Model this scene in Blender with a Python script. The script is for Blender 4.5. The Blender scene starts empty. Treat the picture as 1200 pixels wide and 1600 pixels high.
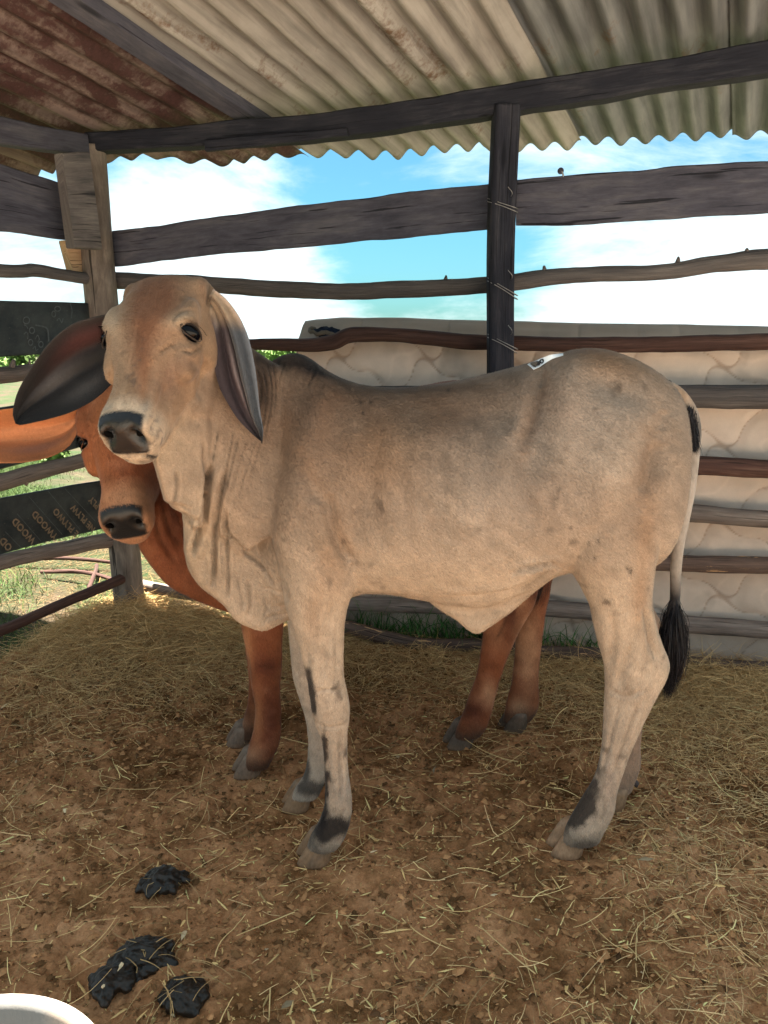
import bpy, bmesh, math, random
import numpy as np
from mathutils import Vector, Matrix
from mathutils.bvhtree import BVHTree
R = math.radians
rnd = random.Random(7)
rng = np.random.default_rng(7)
SC = bpy.context.scene
COL = SC.collection
# ------------------------------------------------------------------ camera
H = 1.4; PITCH = R(12.2); F = 1202.0
cp, sp = math.cos(PITCH), math.sin(PITCH)
cam = bpy.data.cameras.new('camera'); camo = bpy.data.objects.new('camera', cam); COL.objects.link(camo)
camo.location = (0, 0, H); camo.rotation_euler = (R(90) - PITCH, 0, 0)
cam.sensor_fit = 'VERTICAL'; cam.sensor_height = 36; cam.lens = 36 * F / 1600
cam.clip_start = 0.05; cam.clip_end = 3000
SC.camera = camo
# ------------------------------------------------------------------ sky, sun, exposure
SUN_EL, SUN_AZ = R(74), R(-32)       # azimuth measured from +Y towards +X
SKY_STRENGTH = 0.10
SUN_STRENGTH = 5.0
EXPOSURE = 3.28
CLOUD_WHITE = (0.122, 0.143, 0.147)
w = bpy.data.worlds.new('World'); SC.world = w; w.use_nodes = True
nt = w.node_tree; nt.nodes.clear()
def N(nt, typ, **kw):
    n = nt.nodes.new(typ)
    for k, v in kw.items():
        if k in n.inputs.keys(): n.inputs[k].default_value = v
        else: setattr(n, k, v)
    return n
out = N(nt, 'ShaderNodeOutputWorld'); bg = N(nt, 'ShaderNodeBackground')
sky = N(nt, 'ShaderNodeTexSky', sky_type='NISHITA', sun_disc=False, sun_elevation=SUN_EL, sun_rotation=SUN_AZ, air_density=1.0, dust_density=1.4, ozone_density=1.0)
bg.inputs['Strength'].default_value = SKY_STRENGTH
tc = N(nt, 'ShaderNodeTexCoord'); L = nt.links
mp = N(nt, 'ShaderNodeMapping'); mp.inputs['Scale'].default_value = (1.3, 1.3, 4.0); mp.inputs['Location'].default_value = (0.9, 0.3, 0.42)
L.new(tc.outputs['Generated'], mp.inputs['Vector'])
n1 = N(nt, 'ShaderNodeTexNoise'); n1.inputs['Scale'].default_value = 2.3; n1.inputs['Detail'].default_value = 9; n1.inputs['Roughness'].default_value = 0.62; n1.inputs['Distortion'].default_value = 0.3
L.new(mp.outputs[0], n1.inputs['Vector'])
# a clear patch of blue low over the fence with a cumulus bank along its foot
def dirpx(px, py):
    x = (px - 600) / F; y = (800 - py) / F
    v = Vector((x, cp + y * sp, -sp + y * cp)); v.normalize(); return v
def blob(px, py, k0, k1):
    d = N(nt, 'ShaderNodeVectorMath', operation='DISTANCE'); L.new(tc.outputs['Generated'], d.inputs[0]); d.inputs[1].default_value = dirpx(px, py)
    m = N(nt, 'ShaderNodeMapRange', interpolation_type='SMOOTHSTEP'); L.new(d.outputs['Value'], m.inputs['Value'])
    m.inputs['From Min'].default_value = k0; m.inputs['From Max'].default_value = k1; m.inputs['To Min'].default_value = 1; m.inputs['To Max'].default_value = 0
    return m.outputs[0]
b1 = blob(600, 395, 0.0, 0.20); b2 = blob(720, 400, 0.0, 0.16); b3 = blob(480, 460, 0.02, 0.12); b4 = blob(330, 400, 0.02, 0.16)
def math2(op, a, b, clamp=False):
    m = N(nt, 'ShaderNodeMath', operation=op); m.use_clamp = clamp
    for i, v in enumerate((a, b)):
        if isinstance(v, (int, float)): m.inputs[i].default_value = v
        else: L.new(v, m.inputs[i])
    return m.outputs[0]
clear = math2('MAXIMUM', b1, b2); white = math2('MAXIMUM', b3, b4)
val = math2('ADD', n1.outputs['Fac'], 0.02)
val = math2('SUBTRACT', val, math2('MULTIPLY', clear, 0.27))
val = math2('ADD', val, math2('MULTIPLY', white, 0.20))
ramp = N(nt, 'ShaderNodeMapRange', interpolation_type='SMOOTHSTEP'); L.new(val, ramp.inputs['Value'])
ramp.inputs['From Min'].default_value = 0.33; ramp.inputs['From Max'].default_value = 0.60
mix = N(nt, 'ShaderNodeMix', data_type='RGBA')
sm = N(nt, 'ShaderNodeMix', data_type='RGBA', blend_type='MULTIPLY'); sm.inputs[0].default_value = 1
L.new(sky.outputs[0], sm.inputs[6]); sm.inputs[7].default_value = (0.082, 0.168, 0.186, 1)
cl = N(nt, 'ShaderNodeRGB'); cl.outputs[0].default_value = tuple(c / SKY_STRENGTH for c in CLOUD_WHITE) + (1,)
L.new(ramp.outputs[0], mix.inputs[0]); L.new(sm.outputs[2], mix.inputs[6]); L.new(cl.outputs[0], mix.inputs[7])
L.new(mix.outputs[2], bg.inputs[0]); L.new(bg.outputs[0], out.inputs[0])
sl = bpy.data.lights.new('sun', 'SUN'); sl.energy = SUN_STRENGTH; sl.angle = R(0.5); sl.color = (1, 0.93, 0.82)
so = bpy.data.objects.new('sun', sl); COL.objects.link(so)
sd = Vector((math.sin(SUN_AZ) * math.cos(SUN_EL), math.cos(SUN_AZ) * math.cos(SUN_EL), math.sin(SUN_EL)))
so.rotation_euler = sd.to_track_quat('Z', 'Y').to_euler(); so.location = (0, 0, 8)
vs = SC.view_settings; vs.view_transform = 'Standard'; vs.look = 'None'; vs.gamma = 1; vs.exposure = EXPOSURE; vs.use_curve_mapping = False
SC.cycles.max_bounces = 8; SC.cycles.diffuse_bounces = 5; SC.cycles.use_denoising = True
SC.cycles.sample_clamp_indirect = 10

# ------------------------------------------------------------------ helpers
def U(px, py, Y):                      # the point at depth Y that a sight line meets
    x = (px - 600) / F; y = (800 - py) / F
    k = Y / (cp + y * sp)
    return np.array((x * k, Y, H + k * (-sp + y * cp)))
def UP(px, py, p0, n):
    x = (px - 600) / F; y = (800 - py) / F
    d = np.array((x, cp + y * sp, -sp + y * cp)); o = np.array((0, 0, H)); p0 = np.array(p0, float); n = np.array(n, float)
    return o + d * (np.dot(p0 - o, n) / np.dot(d, n))
def G(px, py, z=0.0): return UP(px, py, (0, 0, z), (0, 0, 1))
def proj(P):                           # world -> measuring coordinates, (n,3) -> (n,2)
    P = np.asarray(P, float); dy = P[..., 1]; dz = P[..., 2] - H
    cd = dy * cp - dz * sp; up = dy * sp + dz * cp
    return np.stack((600 + F * P[..., 0] / cd, 800 - F * up / cd), -1)
def hash3(i, j, k, s):
    h = (i * 374761393 + j * 668265263 + k * 2147483647 + s * 1274126177) & 0xffffffff
    h = ((h ^ (h >> 13)) * 1274126177) & 0xffffffff
    h = ((h ^ (h >> 16)) * 2246822519) & 0xffffffff
    return ((h ^ (h >> 15)) & 0xffffff) / float(0xffffff)
def vn(P, s=0):
    P = np.asarray(P, float); i = np.floor(P).astype(np.int64); f = P - i; f = f * f * (3 - 2 * f); r = 0
    for a in (0, 1):
        for b in (0, 1):
            for c in (0, 1):
                wt = (f[:, 0] if a else 1 - f[:, 0]) * (f[:, 1] if b else 1 - f[:, 1]) * (f[:, 2] if c else 1 - f[:, 2])
                r = r + wt * hash3(i[:, 0] + a, i[:, 1] + b, i[:, 2] + c, s)
    return r * 2 - 1
def fbm(P, o=4, s=0, g=0.5):
    P = np.asarray(P, float); a = 1; t = 0; r = 0
    for k in range(o): r = r + a * vn(P * 2 ** k, s + k * 17); t += a; a *= g
    return r / t
def mesh_obj(name, V, Fc, mat=None, parent=None, smooth=True, uv=None, col=None):
    me = bpy.data.meshes.new(name)
    V = np.asarray(V, float)
    if isinstance(Fc, np.ndarray):
        k = Fc.shape[1]; n = len(Fc)
        me.vertices.add(len(V)); me.vertices.foreach_set('co', V.astype(np.float32).ravel())
        me.loops.add(n * k); me.loops.foreach_set('vertex_index', Fc.astype(np.int32).ravel())
        me.polygons.add(n); me.polygons.foreach_set('loop_start', np.arange(0, n * k, k, dtype=np.int32))
        me.update(calc_edges=True)
    else:
        me.from_pydata([tuple(v) for v in V], [], [tuple(int(i) for i in f) for f in Fc]); me.update()
    me.polygons.foreach_set('use_smooth', np.full(len(me.polygons), smooth))
    if uv is not None:
        lay = me.uv_layers.new(name='UVMap'); li = np.zeros(len(me.loops), dtype=np.int32); me.loops.foreach_get('vertex_index', li)
        lay.data.foreach_set('uv', np.asarray(uv, np.float32)[li].ravel())
    if col is not None: set_col(me, col)
    o = bpy.data.objects.new(name, me); COL.objects.link(o)
    if mat is not None: me.materials.append(mat)
    if parent is not None: o.parent = parent
    return o
def set_col(me, col, name='Col'):
    c = np.ones((len(me.vertices), 4), np.float32); col = np.asarray(col, np.float32); c[:, :col.shape[1]] = col
    a = me.color_attributes.new(name, 'FLOAT_COLOR', 'POINT'); a.data.foreach_set('color', c.ravel())
def tag(o, label=None, cat=None, group=None, kind=None):
    if label: o['label'] = label
    if cat: o['category'] = cat
    if group: o['group'] = group
    if kind: o['kind'] = kind
    return o
def empty(name, loc=(0, 0, 0)):
    o = bpy.data.objects.new(name, None); COL.objects.link(o); o.location = tuple(float(c) for c in loc); o.empty_display_size = 0.1
    return o
def loft(rings, cap=True):
    n = len(rings[0]); V = np.concatenate([np.asarray(r, float) for r in rings]); Fc = []
    for i in range(len(rings) - 1):
        for j in range(n):
            k = (j + 1) % n
            Fc.append((i * n + j, i * n + k, (i + 1) * n + k, (i + 1) * n + j))
    if cap:
        V = np.vstack((V, np.mean(rings[0], 0), np.mean(rings[-1], 0))); a = len(V) - 2; b = len(V) - 1; m = (len(rings) - 1) * n
        for j in range(n):
            k = (j + 1) % n
            Fc.append((a, k, j)); Fc.append((b, m + j, m + k))
    return V, Fc
def catmull(P, n):
    P = np.asarray(P, float); Q = np.vstack((2 * P[0] - P[1], P, 2 * P[-1] - P[-2])); outp = []
    for i in range(len(P) - 1):
        a, b, c, d = Q[i:i + 4]
        for t in np.linspace(0, 1, n, endpoint=False):
            outp.append(0.5 * (2 * b + (c - a) * t + (2 * a - 5 * b + 4 * c - d) * t * t + (3 * b - a - 3 * c + d) * t ** 3))
    outp.append(P[-1]); return np.array(outp)
def merge(parts):
    Vs, Fs, o = [], [], 0
    for V, Fc in parts:
        Vs.append(V); Fs += [tuple(i + o for i in f) for f in Fc]; o += len(V)
    return np.vstack(Vs), Fs
def tube(P, r, n=14, rough=0.0, seed=0, oval=1.0):
    """tapered bent tube through P with radius r (scalar or per point); returns V, F, uv"""
    P = np.asarray(P, float); r = np.broadcast_to(np.asarray(r, float), (len(P),)); rings = []; uv = []
    T = np.gradient(P, axis=0); T /= np.linalg.norm(T, axis=1)[:, None] + 1e-9
    up = np.array((0.0, 0.0, 1.0)) if np.abs(T[:, 2]).max() < 0.9 else (np.array((0.0, 1.0, 0.0)) if np.abs(T[:, 1]).max() < 0.95 else np.array((1.0, 0.02, 0.0)))
    s = 0
    for i in range(len(P)):
        if i: s += np.linalg.norm(P[i] - P[i - 1])
        a = np.cross(T[i], up); a /= np.linalg.norm(a); b = np.cross(a, T[i])
        th = np.arange(n) / n * 2 * math.pi
        ring = np.cos(th)[:, None] * a * oval + np.sin(th)[:, None] * b
        rr = r[i]
        if rough: rr = r[i] * (1 + rough * fbm(np.stack((np.cos(th) * 1.2 + seed * 7.1, np.sin(th) * 1.2, np.full(n, s * 9.0)), 1), 3, seed))[:, None]
        rings.append(P[i] + ring * rr); uv += [(s, t / (2 * math.pi)) for t in th]
    V, Fc = loft(rings); uv += [(0, 0), (s, 0)]
    return V, Fc, np.array(uv)
# ------------------------------------------------------------------ materials
def newmat(name, spec=0.2):
    m = bpy.data.materials.new(name); m.use_nodes = True; nt = m.node_tree
    b = nt.nodes['Principled BSDF']; b.inputs['Specular IOR Level'].default_value = spec; return m, nt, b, nt.links
def ramp_node(nt, stops):
    r = nt.nodes.new('ShaderNodeValToRGB'); e = r.color_ramp.elements
    e[0].position, e[0].color = stops[0][0], tuple(stops[0][1]) + (1,); e[1].position, e[1].color = stops[-1][0], tuple(stops[-1][1]) + (1,)
    for p, c in stops[1:-1]:
        x = e.new(p); x.color = tuple(c) + (1,)
    return r
def tnoise(nt, vec, scale, detail=6, rough=0.55, dist=0.0):
    n = nt.nodes.new('ShaderNodeTexNoise'); n.inputs['Scale'].default_value = scale; n.inputs['Detail'].default_value = detail
    n.inputs['Roughness'].default_value = rough; n.inputs['Distortion'].default_value = dist
    if vec is not None: nt.links.new(vec, n.inputs['Vector'])
    return n.outputs['Fac']
def mapping(nt, src, scale=(1, 1, 1), loc=(0, 0, 0)):
    m = nt.nodes.new('ShaderNodeMapping'); m.inputs['Scale'].default_value = scale; m.inputs['Location'].default_value = loc; nt.links.new(src, m.inputs[0]); return m.outputs[0]
def mixc(nt, fac, a, b, mode='MIX'):
    m = nt.nodes.new('ShaderNodeMix'); m.data_type = 'RGBA'; m.blend_type = mode
    for k, v in ((0, fac), (6, a), (7, b)):
        if isinstance(v, (int, float)): m.inputs[k].default_value = v
        elif isinstance(v, tuple): m.inputs[k].default_value = v if len(v) == 4 else v + (1,)
        else: nt.links.new(v, m.inputs[k])
    return m.outputs[2]
def mrange(nt, v, a, b, c=0.0, d=1.0):
    m = nt.nodes.new('ShaderNodeMapRange'); nt.links.new(v, m.inputs[0])
    for i, x in enumerate((a, b, c, d)): m.inputs[i + 1].default_value = x
    return m.outputs[0]
def bump(nt, b, h, strength, dist=0.01, prev=None):
    n = nt.nodes.new('ShaderNodeBump'); n.inputs['Strength'].default_value = strength; n.inputs['Distance'].default_value = dist
    nt.links.new(h, n.inputs['Height'])
    if prev is not None: nt.links.new(prev, n.inputs['Normal'])
    nt.links.new(n.outputs[0], b.inputs['Normal']); return n.outputs[0]
def wood(name, dark, mid, light, grain=1.0, rough=0.85, patch=None):
    m, nt, b, L = newmat(name)
    tc = nt.nodes.new('ShaderNodeTexCoord'); oi = nt.nodes.new('ShaderNodeObjectInfo')
    add = nt.nodes.new('ShaderNodeVectorMath'); add.operation = 'ADD'; L.new(tc.outputs['UV'], add.inputs[0])
    cb = nt.nodes.new('ShaderNodeCombineXYZ'); 
    mm = nt.nodes.new('ShaderNodeMath'); mm.operation = 'MULTIPLY'; mm.inputs[1].default_value = 37; L.new(oi.outputs['Random'], mm.inputs[0])
    L.new(mm.outputs[0], cb.inputs[0]); L.new(mm.outputs[0], cb.inputs[2]); L.new(cb.outputs[0], add.inputs[1])
    v = add.outputs[0]
    g1 = tnoise(nt, mapping(nt, v, (2.2, 26 * grain, 1)), 2.0, 8, 0.65, 0.6)
    g2 = tnoise(nt, mapping(nt, v, (6, 90 * grain, 1)), 2.0, 5, 0.7)
    g3 = tnoise(nt, v, 3.2, 6, 0.6, 0.4)
    r = ramp_node(nt, [(0.28, dark), (0.5, mid), (0.72, light)])
    mx = nt.nodes.new('ShaderNodeMath'); mx.operation = 'MULTIPLY_ADD'; L.new(g1, mx.inputs[0]); mx.inputs[1].default_value = 0.6
    m2 = nt.nodes.new('ShaderNodeMath'); m2.operation = 'MULTIPLY'; L.new(g3, m2.inputs[0]); m2.inputs[1].default_value = 0.42; L.new(m2.outputs[0], mx.inputs[2])
    L.new(mx.outputs[0], r.inputs[0]); c = r.outputs[0]
    c = mixc(nt, mrange(nt, g2, 0.35, 0.65, 0.0, 0.5), c, mixc(nt, 1.0, c, (0.5, 0.5, 0.5), 'MULTIPLY'))
    ck = tnoise(nt, mapping(nt, v, (1.1, 46 * grain + 8, 1)), 2.4, 3, 0.5, 0.2); c = mixc(nt, mrange(nt, ck, 0.635, 0.66, 0, 0.85), c, tuple(x * 0.25 for x in dark))
    vo = nt.nodes.new('ShaderNodeTexVoronoi'); vo.inputs['Scale'].default_value = 1.0; L.new(mapping(nt, v, (2.1, 9.0, 1)), vo.inputs['Vector']); c = mixc(nt, mrange(nt, vo.outputs['Distance'], 0.07, 0.16, 0.8, 0), c, tuple(x * 0.4 for x in dark))
    if patch:
        pn = tnoise(nt, mapping(nt, v, (1.6, 3.0, 1)), 4.0, 7, 0.6, 0.3)
        c = mixc(nt, mrange(nt, pn, patch[1], patch[1] + 0.015), c, patch[0])
    # each piece a little lighter or darker
    val = nt.nodes.new('ShaderNodeHueSaturation'); L.new(c, val.inputs['Color']); L.new(mrange(nt, oi.outputs['Random'], 0, 1, 0.8, 1.25), val.inputs['Value'])
    L.new(val.outputs[0], b.inputs['Base Color']); b.inputs['Roughness'].default_value = rough
    p = bump(nt, b, g1, 0.5, 0.008); bump(nt, b, g2, 0.5, 0.003, p)
    return m
M_greywood = wood('weathered grey wood', (0.035, 0.033, 0.038), (0.10, 0.088, 0.085), (0.19, 0.165, 0.15))
M_darkwood = wood('dark tarred wood', (0.006, 0.007, 0.013), (0.018, 0.019, 0.028), (0.055, 0.053, 0.062))
M_plank = wood('dark grey plank', (0.022, 0.023, 0.034), (0.058, 0.057, 0.075), (0.105, 0.10, 0.112), grain=0.5)
M_pole = wood('barked pole wood', (0.06, 0.048, 0.043), (0.19, 0.15, 0.13), (0.34, 0.28, 0.24), grain=0.25)
M_redpole = wood('reddish barked pole wood', (0.028, 0.016, 0.014), (0.075, 0.038, 0.03), (0.15, 0.085, 0.065), grain=0.25)
M_peel = wood('pole with bark peeling', (0.05, 0.032, 0.026), (0.115, 0.075, 0.06), (0.19, 0.13, 0.10), grain=0.25, patch=((0.55, 0.33, 0.17), 0.63))
M_post = wood('grey split post wood', (0.04, 0.032, 0.028), (0.15, 0.12, 0.10), (0.30, 0.25, 0.21), grain=0.35)
M_rawwood = wood('pale fresh wood', (0.30, 0.19, 0.11), (0.48, 0.31, 0.18), (0.6, 0.42, 0.26))
def simple(name, c, rough=0.6, metal=0.0, nz=0.0, scale=30):
    m, nt, b, L = newmat(name); b.inputs['Roughness'].default_value = rough; b.inputs['Metallic'].default_value = metal
    tc = nt.nodes.new('ShaderNodeTexCoord'); n = tnoise(nt, tc.outputs['Object'], scale, 6)
    L.new(mixc(nt, mrange(nt, n, 0.3, 0.7, 0, 1), tuple(x * (1 - nz) for x in c), tuple(min(1, x * (1 + nz)) for x in c)), b.inputs['Base Color'])
    if nz: bump(nt, b, n, 0.3, 0.003)
    return m
M_wire = simple('galvanised wire', (0.35, 0.34, 0.33), 0.45, 0.8, 0.2)
def sheet_mat(name, base, light, rust, rust_at, streak=(0.5, 9)):
    m, nt, b, L = newmat(name); tc = nt.nodes.new('ShaderNodeTexCoord'); v = tc.outputs['UV']
    a = tnoise(nt, mapping(nt, v, (1.2, 3.0, 1)), 2.0, 8, 0.6, 0.4)
    s = tnoise(nt, mapping(nt, v, (0.7, 14, 1)), 2.0, 7, 0.65, 0.3)
    f = tnoise(nt, v, 42, 6, 0.7)
    c = mixc(nt, mrange(nt, a, 0.3, 0.7), base, light)
    c = mixc(nt, mrange(nt, s, 0.42, 0.68, 0, 0.75), c, tuple(x * 0.5 for x in base))
    rm = nt.nodes.new('ShaderNodeMath'); rm.operation = 'MULTIPLY_ADD'; L.new(f, rm.inputs[0]); rm.inputs[1].default_value = 0.35; L.new(a, rm.inputs[2])
    rr = ramp_node(nt, [(0.3, tuple(x * 0.35 for x in rust)), (0.7, rust)]); L.new(f, rr.inputs[0])
    c = mixc(nt, mrange(nt, rm.outputs[0], rust_at, rust_at + 0.12), c, rr.outputs[0])
    L.new(c, b.inputs['Base Color']); b.inputs['Roughness'].default_value = 0.62; b.inputs['Metallic'].default_value = 0.15
    bump(nt, b, f, 0.35, 0.002)
    return m
M_tan_sheet = sheet_mat('weathered tan iron sheet', (0.225, 0.205, 0.186), (0.36, 0.338, 0.312), (0.15, 0.09, 0.06), 0.755)
M_grey_sheet = sheet_mat('grey green iron sheet', (0.108, 0.113, 0.117), (0.185, 0.19, 0.19), (0.15, 0.09, 0.06), 0.775)
M_rust_sheet = sheet_mat('rusted iron sheet', (0.15, 0.108, 0.10), (0.27, 0.205, 0.175), (0.075, 0.036, 0.034), 0.58)
def vcol_mat(name, rough=0.8, fur=0.0, wet=False, noise=0.25, scale=260):
    m, nt, b, L = newmat(name); at = nt.nodes.new('ShaderNodeVertexColor'); at.layer_name = 'Col'
    tc = nt.nodes.new('ShaderNodeTexCoord'); g = tc.outputs['Object']
    n = tnoise(nt, mapping(nt, g, (1, 1, 0.45)), scale, 4, 0.7); n2 = tnoise(nt, g, 34, 6, 0.65); n3 = tnoise(nt, mapping(nt, g, (1, 1, 0.3)), 900, 2, 0.6)
    c = mixc(nt, mrange(nt, n, 0.36, 0.66, noise, 0), at.outputs['Color'], mixc(nt, 1.0, at.outputs['Color'], (0.52, 0.47, 0.43), 'MULTIPLY'))
    c = mixc(nt, mrange(nt, n2, 0.35, 0.7, 0, noise * 0.9), c, mixc(nt, 1.0, c, (1.5, 1.42, 1.36), 'MULTIPLY'))
    L.new(c, b.inputs['Base Color']); b.inputs['Roughness'].default_value = rough
    b.inputs['Specular IOR Level'].default_value = 0.15
    if wet:
        L.new(mrange(nt, at.outputs['Alpha'], 0, 1, 0.28, 0.12), b.inputs['Specular IOR Level'])
        L.new(mrange(nt, at.outputs['Alpha'], 0, 1, 0.22, rough), b.inputs['Roughness'])
    if 'straw' in name: b.inputs['Specular IOR Level'].default_value = 0.0
    if fur:
        b.inputs['Sheen Weight'].default_value = fur; b.inputs['Sheen Roughness'].default_value = 0.4
    p = bump(nt, b, n, 0.45, 0.0025); bump(nt, b, n3, 0.35, 0.001, p)
    return m
M_coat = vcol_mat('short cattle coat', 0.72, 0.12, wet=True, noise=0.45)
M_ear = vcol_mat('ear skin and hair', 0.7, 0.1, noise=0.35, scale=160)
M_hoof = vcol_mat('horn of hoof', 0.6, 0, noise=0.6, scale=120)
M_eye, _nt, _b, _ = newmat('dark wet eye', 0.12); _b.inputs['Base Color'].default_value = (0.0012, 0.0012, 0.002, 1); _b.inputs['Roughness'].default_value = 0.06
M_straw = vcol_mat('dry straw', 0.75, 0, noise=0.35, scale=90)
M_blade = vcol_mat('green grass blade', 0.6, 0, noise=0.2, scale=60)
# ------------------------------------------------------------------ layout lines
CORNER = np.array((-1.33, 3.8)); FENCE_R = np.array((1.68, 3.15)); FENCE_L = np.array((-1.66, 3.1))
bn = np.array((FENCE_R[1] - CORNER[1], -(FENCE_R[0] - CORNER[0]))); bn = -bn / np.linalg.norm(bn)       # outward (away from the pen)
ln = np.array((FENCE_L[1] - CORNER[1], -(FENCE_L[0] - CORNER[0]))); ln = ln / np.linalg.norm(ln)
if ln[0] > 0: ln = -ln
if bn[1] < 0: bn = -bn
def BF(px, py, off=0.0): return UP(px, py, (CORNER[0] + bn[0] * off, CORNER[1] + bn[1] * off, 0), (bn[0], bn[1], 0))
def LF(px, py, off=0.0): return UP(px, py, (CORNER[0] + ln[0] * off, CORNER[1] + ln[1] * off, 0), (ln[0], ln[1], 0))
def pen_height(x, y):
    P = np.stack((x, y, np.zeros_like(x)), 1)
    d_back = -((x - CORNER[0]) * bn[0] + (y - CORNER[1]) * bn[1]); d_left = -((x - CORNER[0]) * ln[0] + (y - CORNER[1]) * ln[1])
    near = np.minimum(d_back, d_left)
    h = 0.030 * fbm(P * 1.3, 3, 3) + 0.016 * fbm(P * 7, 4, 5, 0.6)
    cl = fbm(P * 22, 4, 9, 0.62); h += 0.026 * np.clip(cl, -0.3, 1)
    h += 0.019 * np.abs(fbm(P * 45, 3, 12, 0.6))
    corner = np.hypot(x - (CORNER[0] + 0.12), y - (CORNER[1] - 0.28))
    h += 0.10 * np.exp(-(corner / 0.42) ** 2) - 0.012 * np.exp(-(np.maximum(near, 0) / 0.25) ** 2)
    for (px_, py_, pr_, pa_) in PRINTS:
        c_, s_ = math.cos(pa_), math.sin(pa_); u = ((x - px_) * c_ + (y - py_) * s_) / pr_; v = (-(x - px_) * s_ + (y - py_) * c_) / (pr_ * 0.72); q = u * u + v * v; m_ = q < 9
        hh = np.zeros_like(h); hh[m_] = -0.016 * np.exp(-(q[m_]) ** 2) * (1 - 0.6 * np.exp(-(v[m_] / 0.16) ** 2)) + 0.006 * np.exp(-((np.sqrt(q[m_]) - 1.45) / 0.35) ** 2); h += hh
    # keep the floor level where the hooves stand
    for (hx, hy) in HOOF_SPOTS: 
        k = np.exp(-(((x - hx) ** 2 + (y - hy) ** 2) / 0.11 ** 2)); h = h * (1 - k) - 0.004 * k
    out_ = np.clip((-near - 0.12) / 0.3, 0, 1); h = h * (1 - out_) - 0.14 * out_
    return h
_g = np.random.default_rng(17); PRINTS = [(_g.uniform(-1.6, 1.9), _g.uniform(1.1, 3.3), _g.uniform(0.035, 0.055), _g.uniform(0, 3.1)) for _ in range(110)]
HOOF_SPOTS = [tuple(G(*p)[:2]) for p in ((500, 1340), (475, 1258), (890, 1328), (945, 1268), (395, 1208), (378, 1160), (722, 1160), (808, 1133))]
# ------------------------------------------------------------------ pen floor and field
def dirt_mat():
    m, nt, b, L = newmat('trampled red brown earth', 0.0); tc = nt.nodes.new('ShaderNodeTexCoord'); v = tc.outputs['Object']
    big = tnoise(nt, v, 1.7, 7, 0.6, 0.5); mid = tnoise(nt, v, 9, 8, 0.65, 0.3); fine = tnoise(nt, v, 70, 6, 0.7); gr = tnoise(nt, v, 260, 3, 0.7)
    r = ramp_node(nt, [(0.3, (0.055, 0.022, 0.009)), (0.42, (0.21, 0.100, 0.041)), (0.53, (0.50, 0.245, 0.115)), (0.68, (0.70, 0.385, 0.20))])
    a = nt.nodes.new('ShaderNodeMath'); a.operation = 'MULTIPLY_ADD'; L.new(big, a.inputs[0]); a.inputs[1].default_value = 0.55
    a2 = nt.nodes.new('ShaderNodeMath'); a2.operation = 'MULTIPLY'; L.new(mid, a2.inputs[0]); a2.inputs[1].default_value = 0.45; L.new(a2.outputs[0], a.inputs[2])
    L.new(a.outputs[0], r.inputs[0]); c = r.outputs[0]
    c = mixc(nt, mrange(nt, fine, 0.35, 0.65, 0.55, 0), c, mixc(nt, 1.0, c, (0.42, 0.38, 0.35), 'MULTIPLY'))
    c = mixc(nt, mrange(nt, gr, 0.62, 0.74, 0, 0.4), c, (0.55, 0.33, 0.15))
    L.new(c, b.inputs['Base Color']); b.inputs['Roughness'].default_value = 0.95
    p = bump(nt, b, mid, 0.5, 0.03); p = bump(nt, b, fine, 0.7, 0.012, p); bump(nt, b, gr, 0.5, 0.004, p)
    return m
M_dirt = dirt_mat()
def grid(x0, x1, nx, y0, y1, ny):
    xs = np.linspace(x0, x1, nx); ys = np.linspace(y0, y1, ny); X, Y = np.meshgrid(xs, ys); i = np.arange(nx * ny).reshape(ny, nx)
    return X.ravel(), Y.ravel(), np.stack((i[:-1, :-1].ravel(), i[:-1, 1:].ravel(), i[1:, 1:].ravel(), i[1:, :-1].ravel()), 1)
gx, gy, gf = grid(-2.5, 2.7, 560, 0.2, 4.5, 470)
gz = pen_height(gx, gy)
edge = np.minimum.reduce((gx + 2.5, 2.7 - gx, gy - 0.2, 4.5 - gy)); gz = np.where(edge < 0.1, gz - 0.10 * (1 - edge / 0.1), gz)
floor = mesh_obj('pen_floor', np.stack((gx, gy, gz), 1), gf, M_dirt); tag(floor, 'trampled red brown earth floor of the pen', None, None, 'structure')
def field_mat():
    m, nt, b, L = newmat('pasture'); tc = nt.nodes.new('ShaderNodeTexCoord'); v = tc.outputs['Object']
    n = tnoise(nt, v, 0.9, 8, 0.65, 0.4); n2 = tnoise(nt, v, 11, 7, 0.7); n0 = tnoise(nt, v, 0.05, 5, 0.6)
    g = mixc(nt, mrange(nt, n0, 0.35, 0.65), (0.018, 0.036, 0.009), (0.034, 0.054, 0.015))
    c = mixc(nt, mrange(nt, n, 0.44, 0.60), g, (0.060, 0.043, 0.026))
    c = mixc(nt, mrange(nt, n2, 0.4, 0.66, 0.6, 0), c, mixc(nt, 1.0, c, (0.5, 0.5, 0.45), 'MULTIPLY'))
    # pale ground behind and beside the pen, unseen, added to bounce light in
    ds = nt.nodes.new('ShaderNodeVectorMath'); ds.operation = 'DISTANCE'; L.new(v, ds.inputs[0]); ds.inputs[1].default_value = (4.5, -5.2, 0)
    ad = nt.nodes.new('ShaderNodeMath'); ad.operation = 'MULTIPLY_ADD'; L.new(n, ad.inputs[0]); ad.inputs[1].default_value = 3; L.new(ds.outputs['Value'], ad.inputs[2])
    c = mixc(nt, mrange(nt, ad.outputs[0], 10.0, 11.2, 1, 0), c, mixc(nt, mrange(nt, n2, 0.3, 0.7), (0.40, 0.345, 0.285), (0.53, 0.475, 0.405)))
    L.new(c, b.inputs['Base Color']); b.inputs['Roughness'].default_value = 0.95; bump(nt, b, n2, 0.6, 0.05)
    return m
M_field = field_mat()
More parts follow.
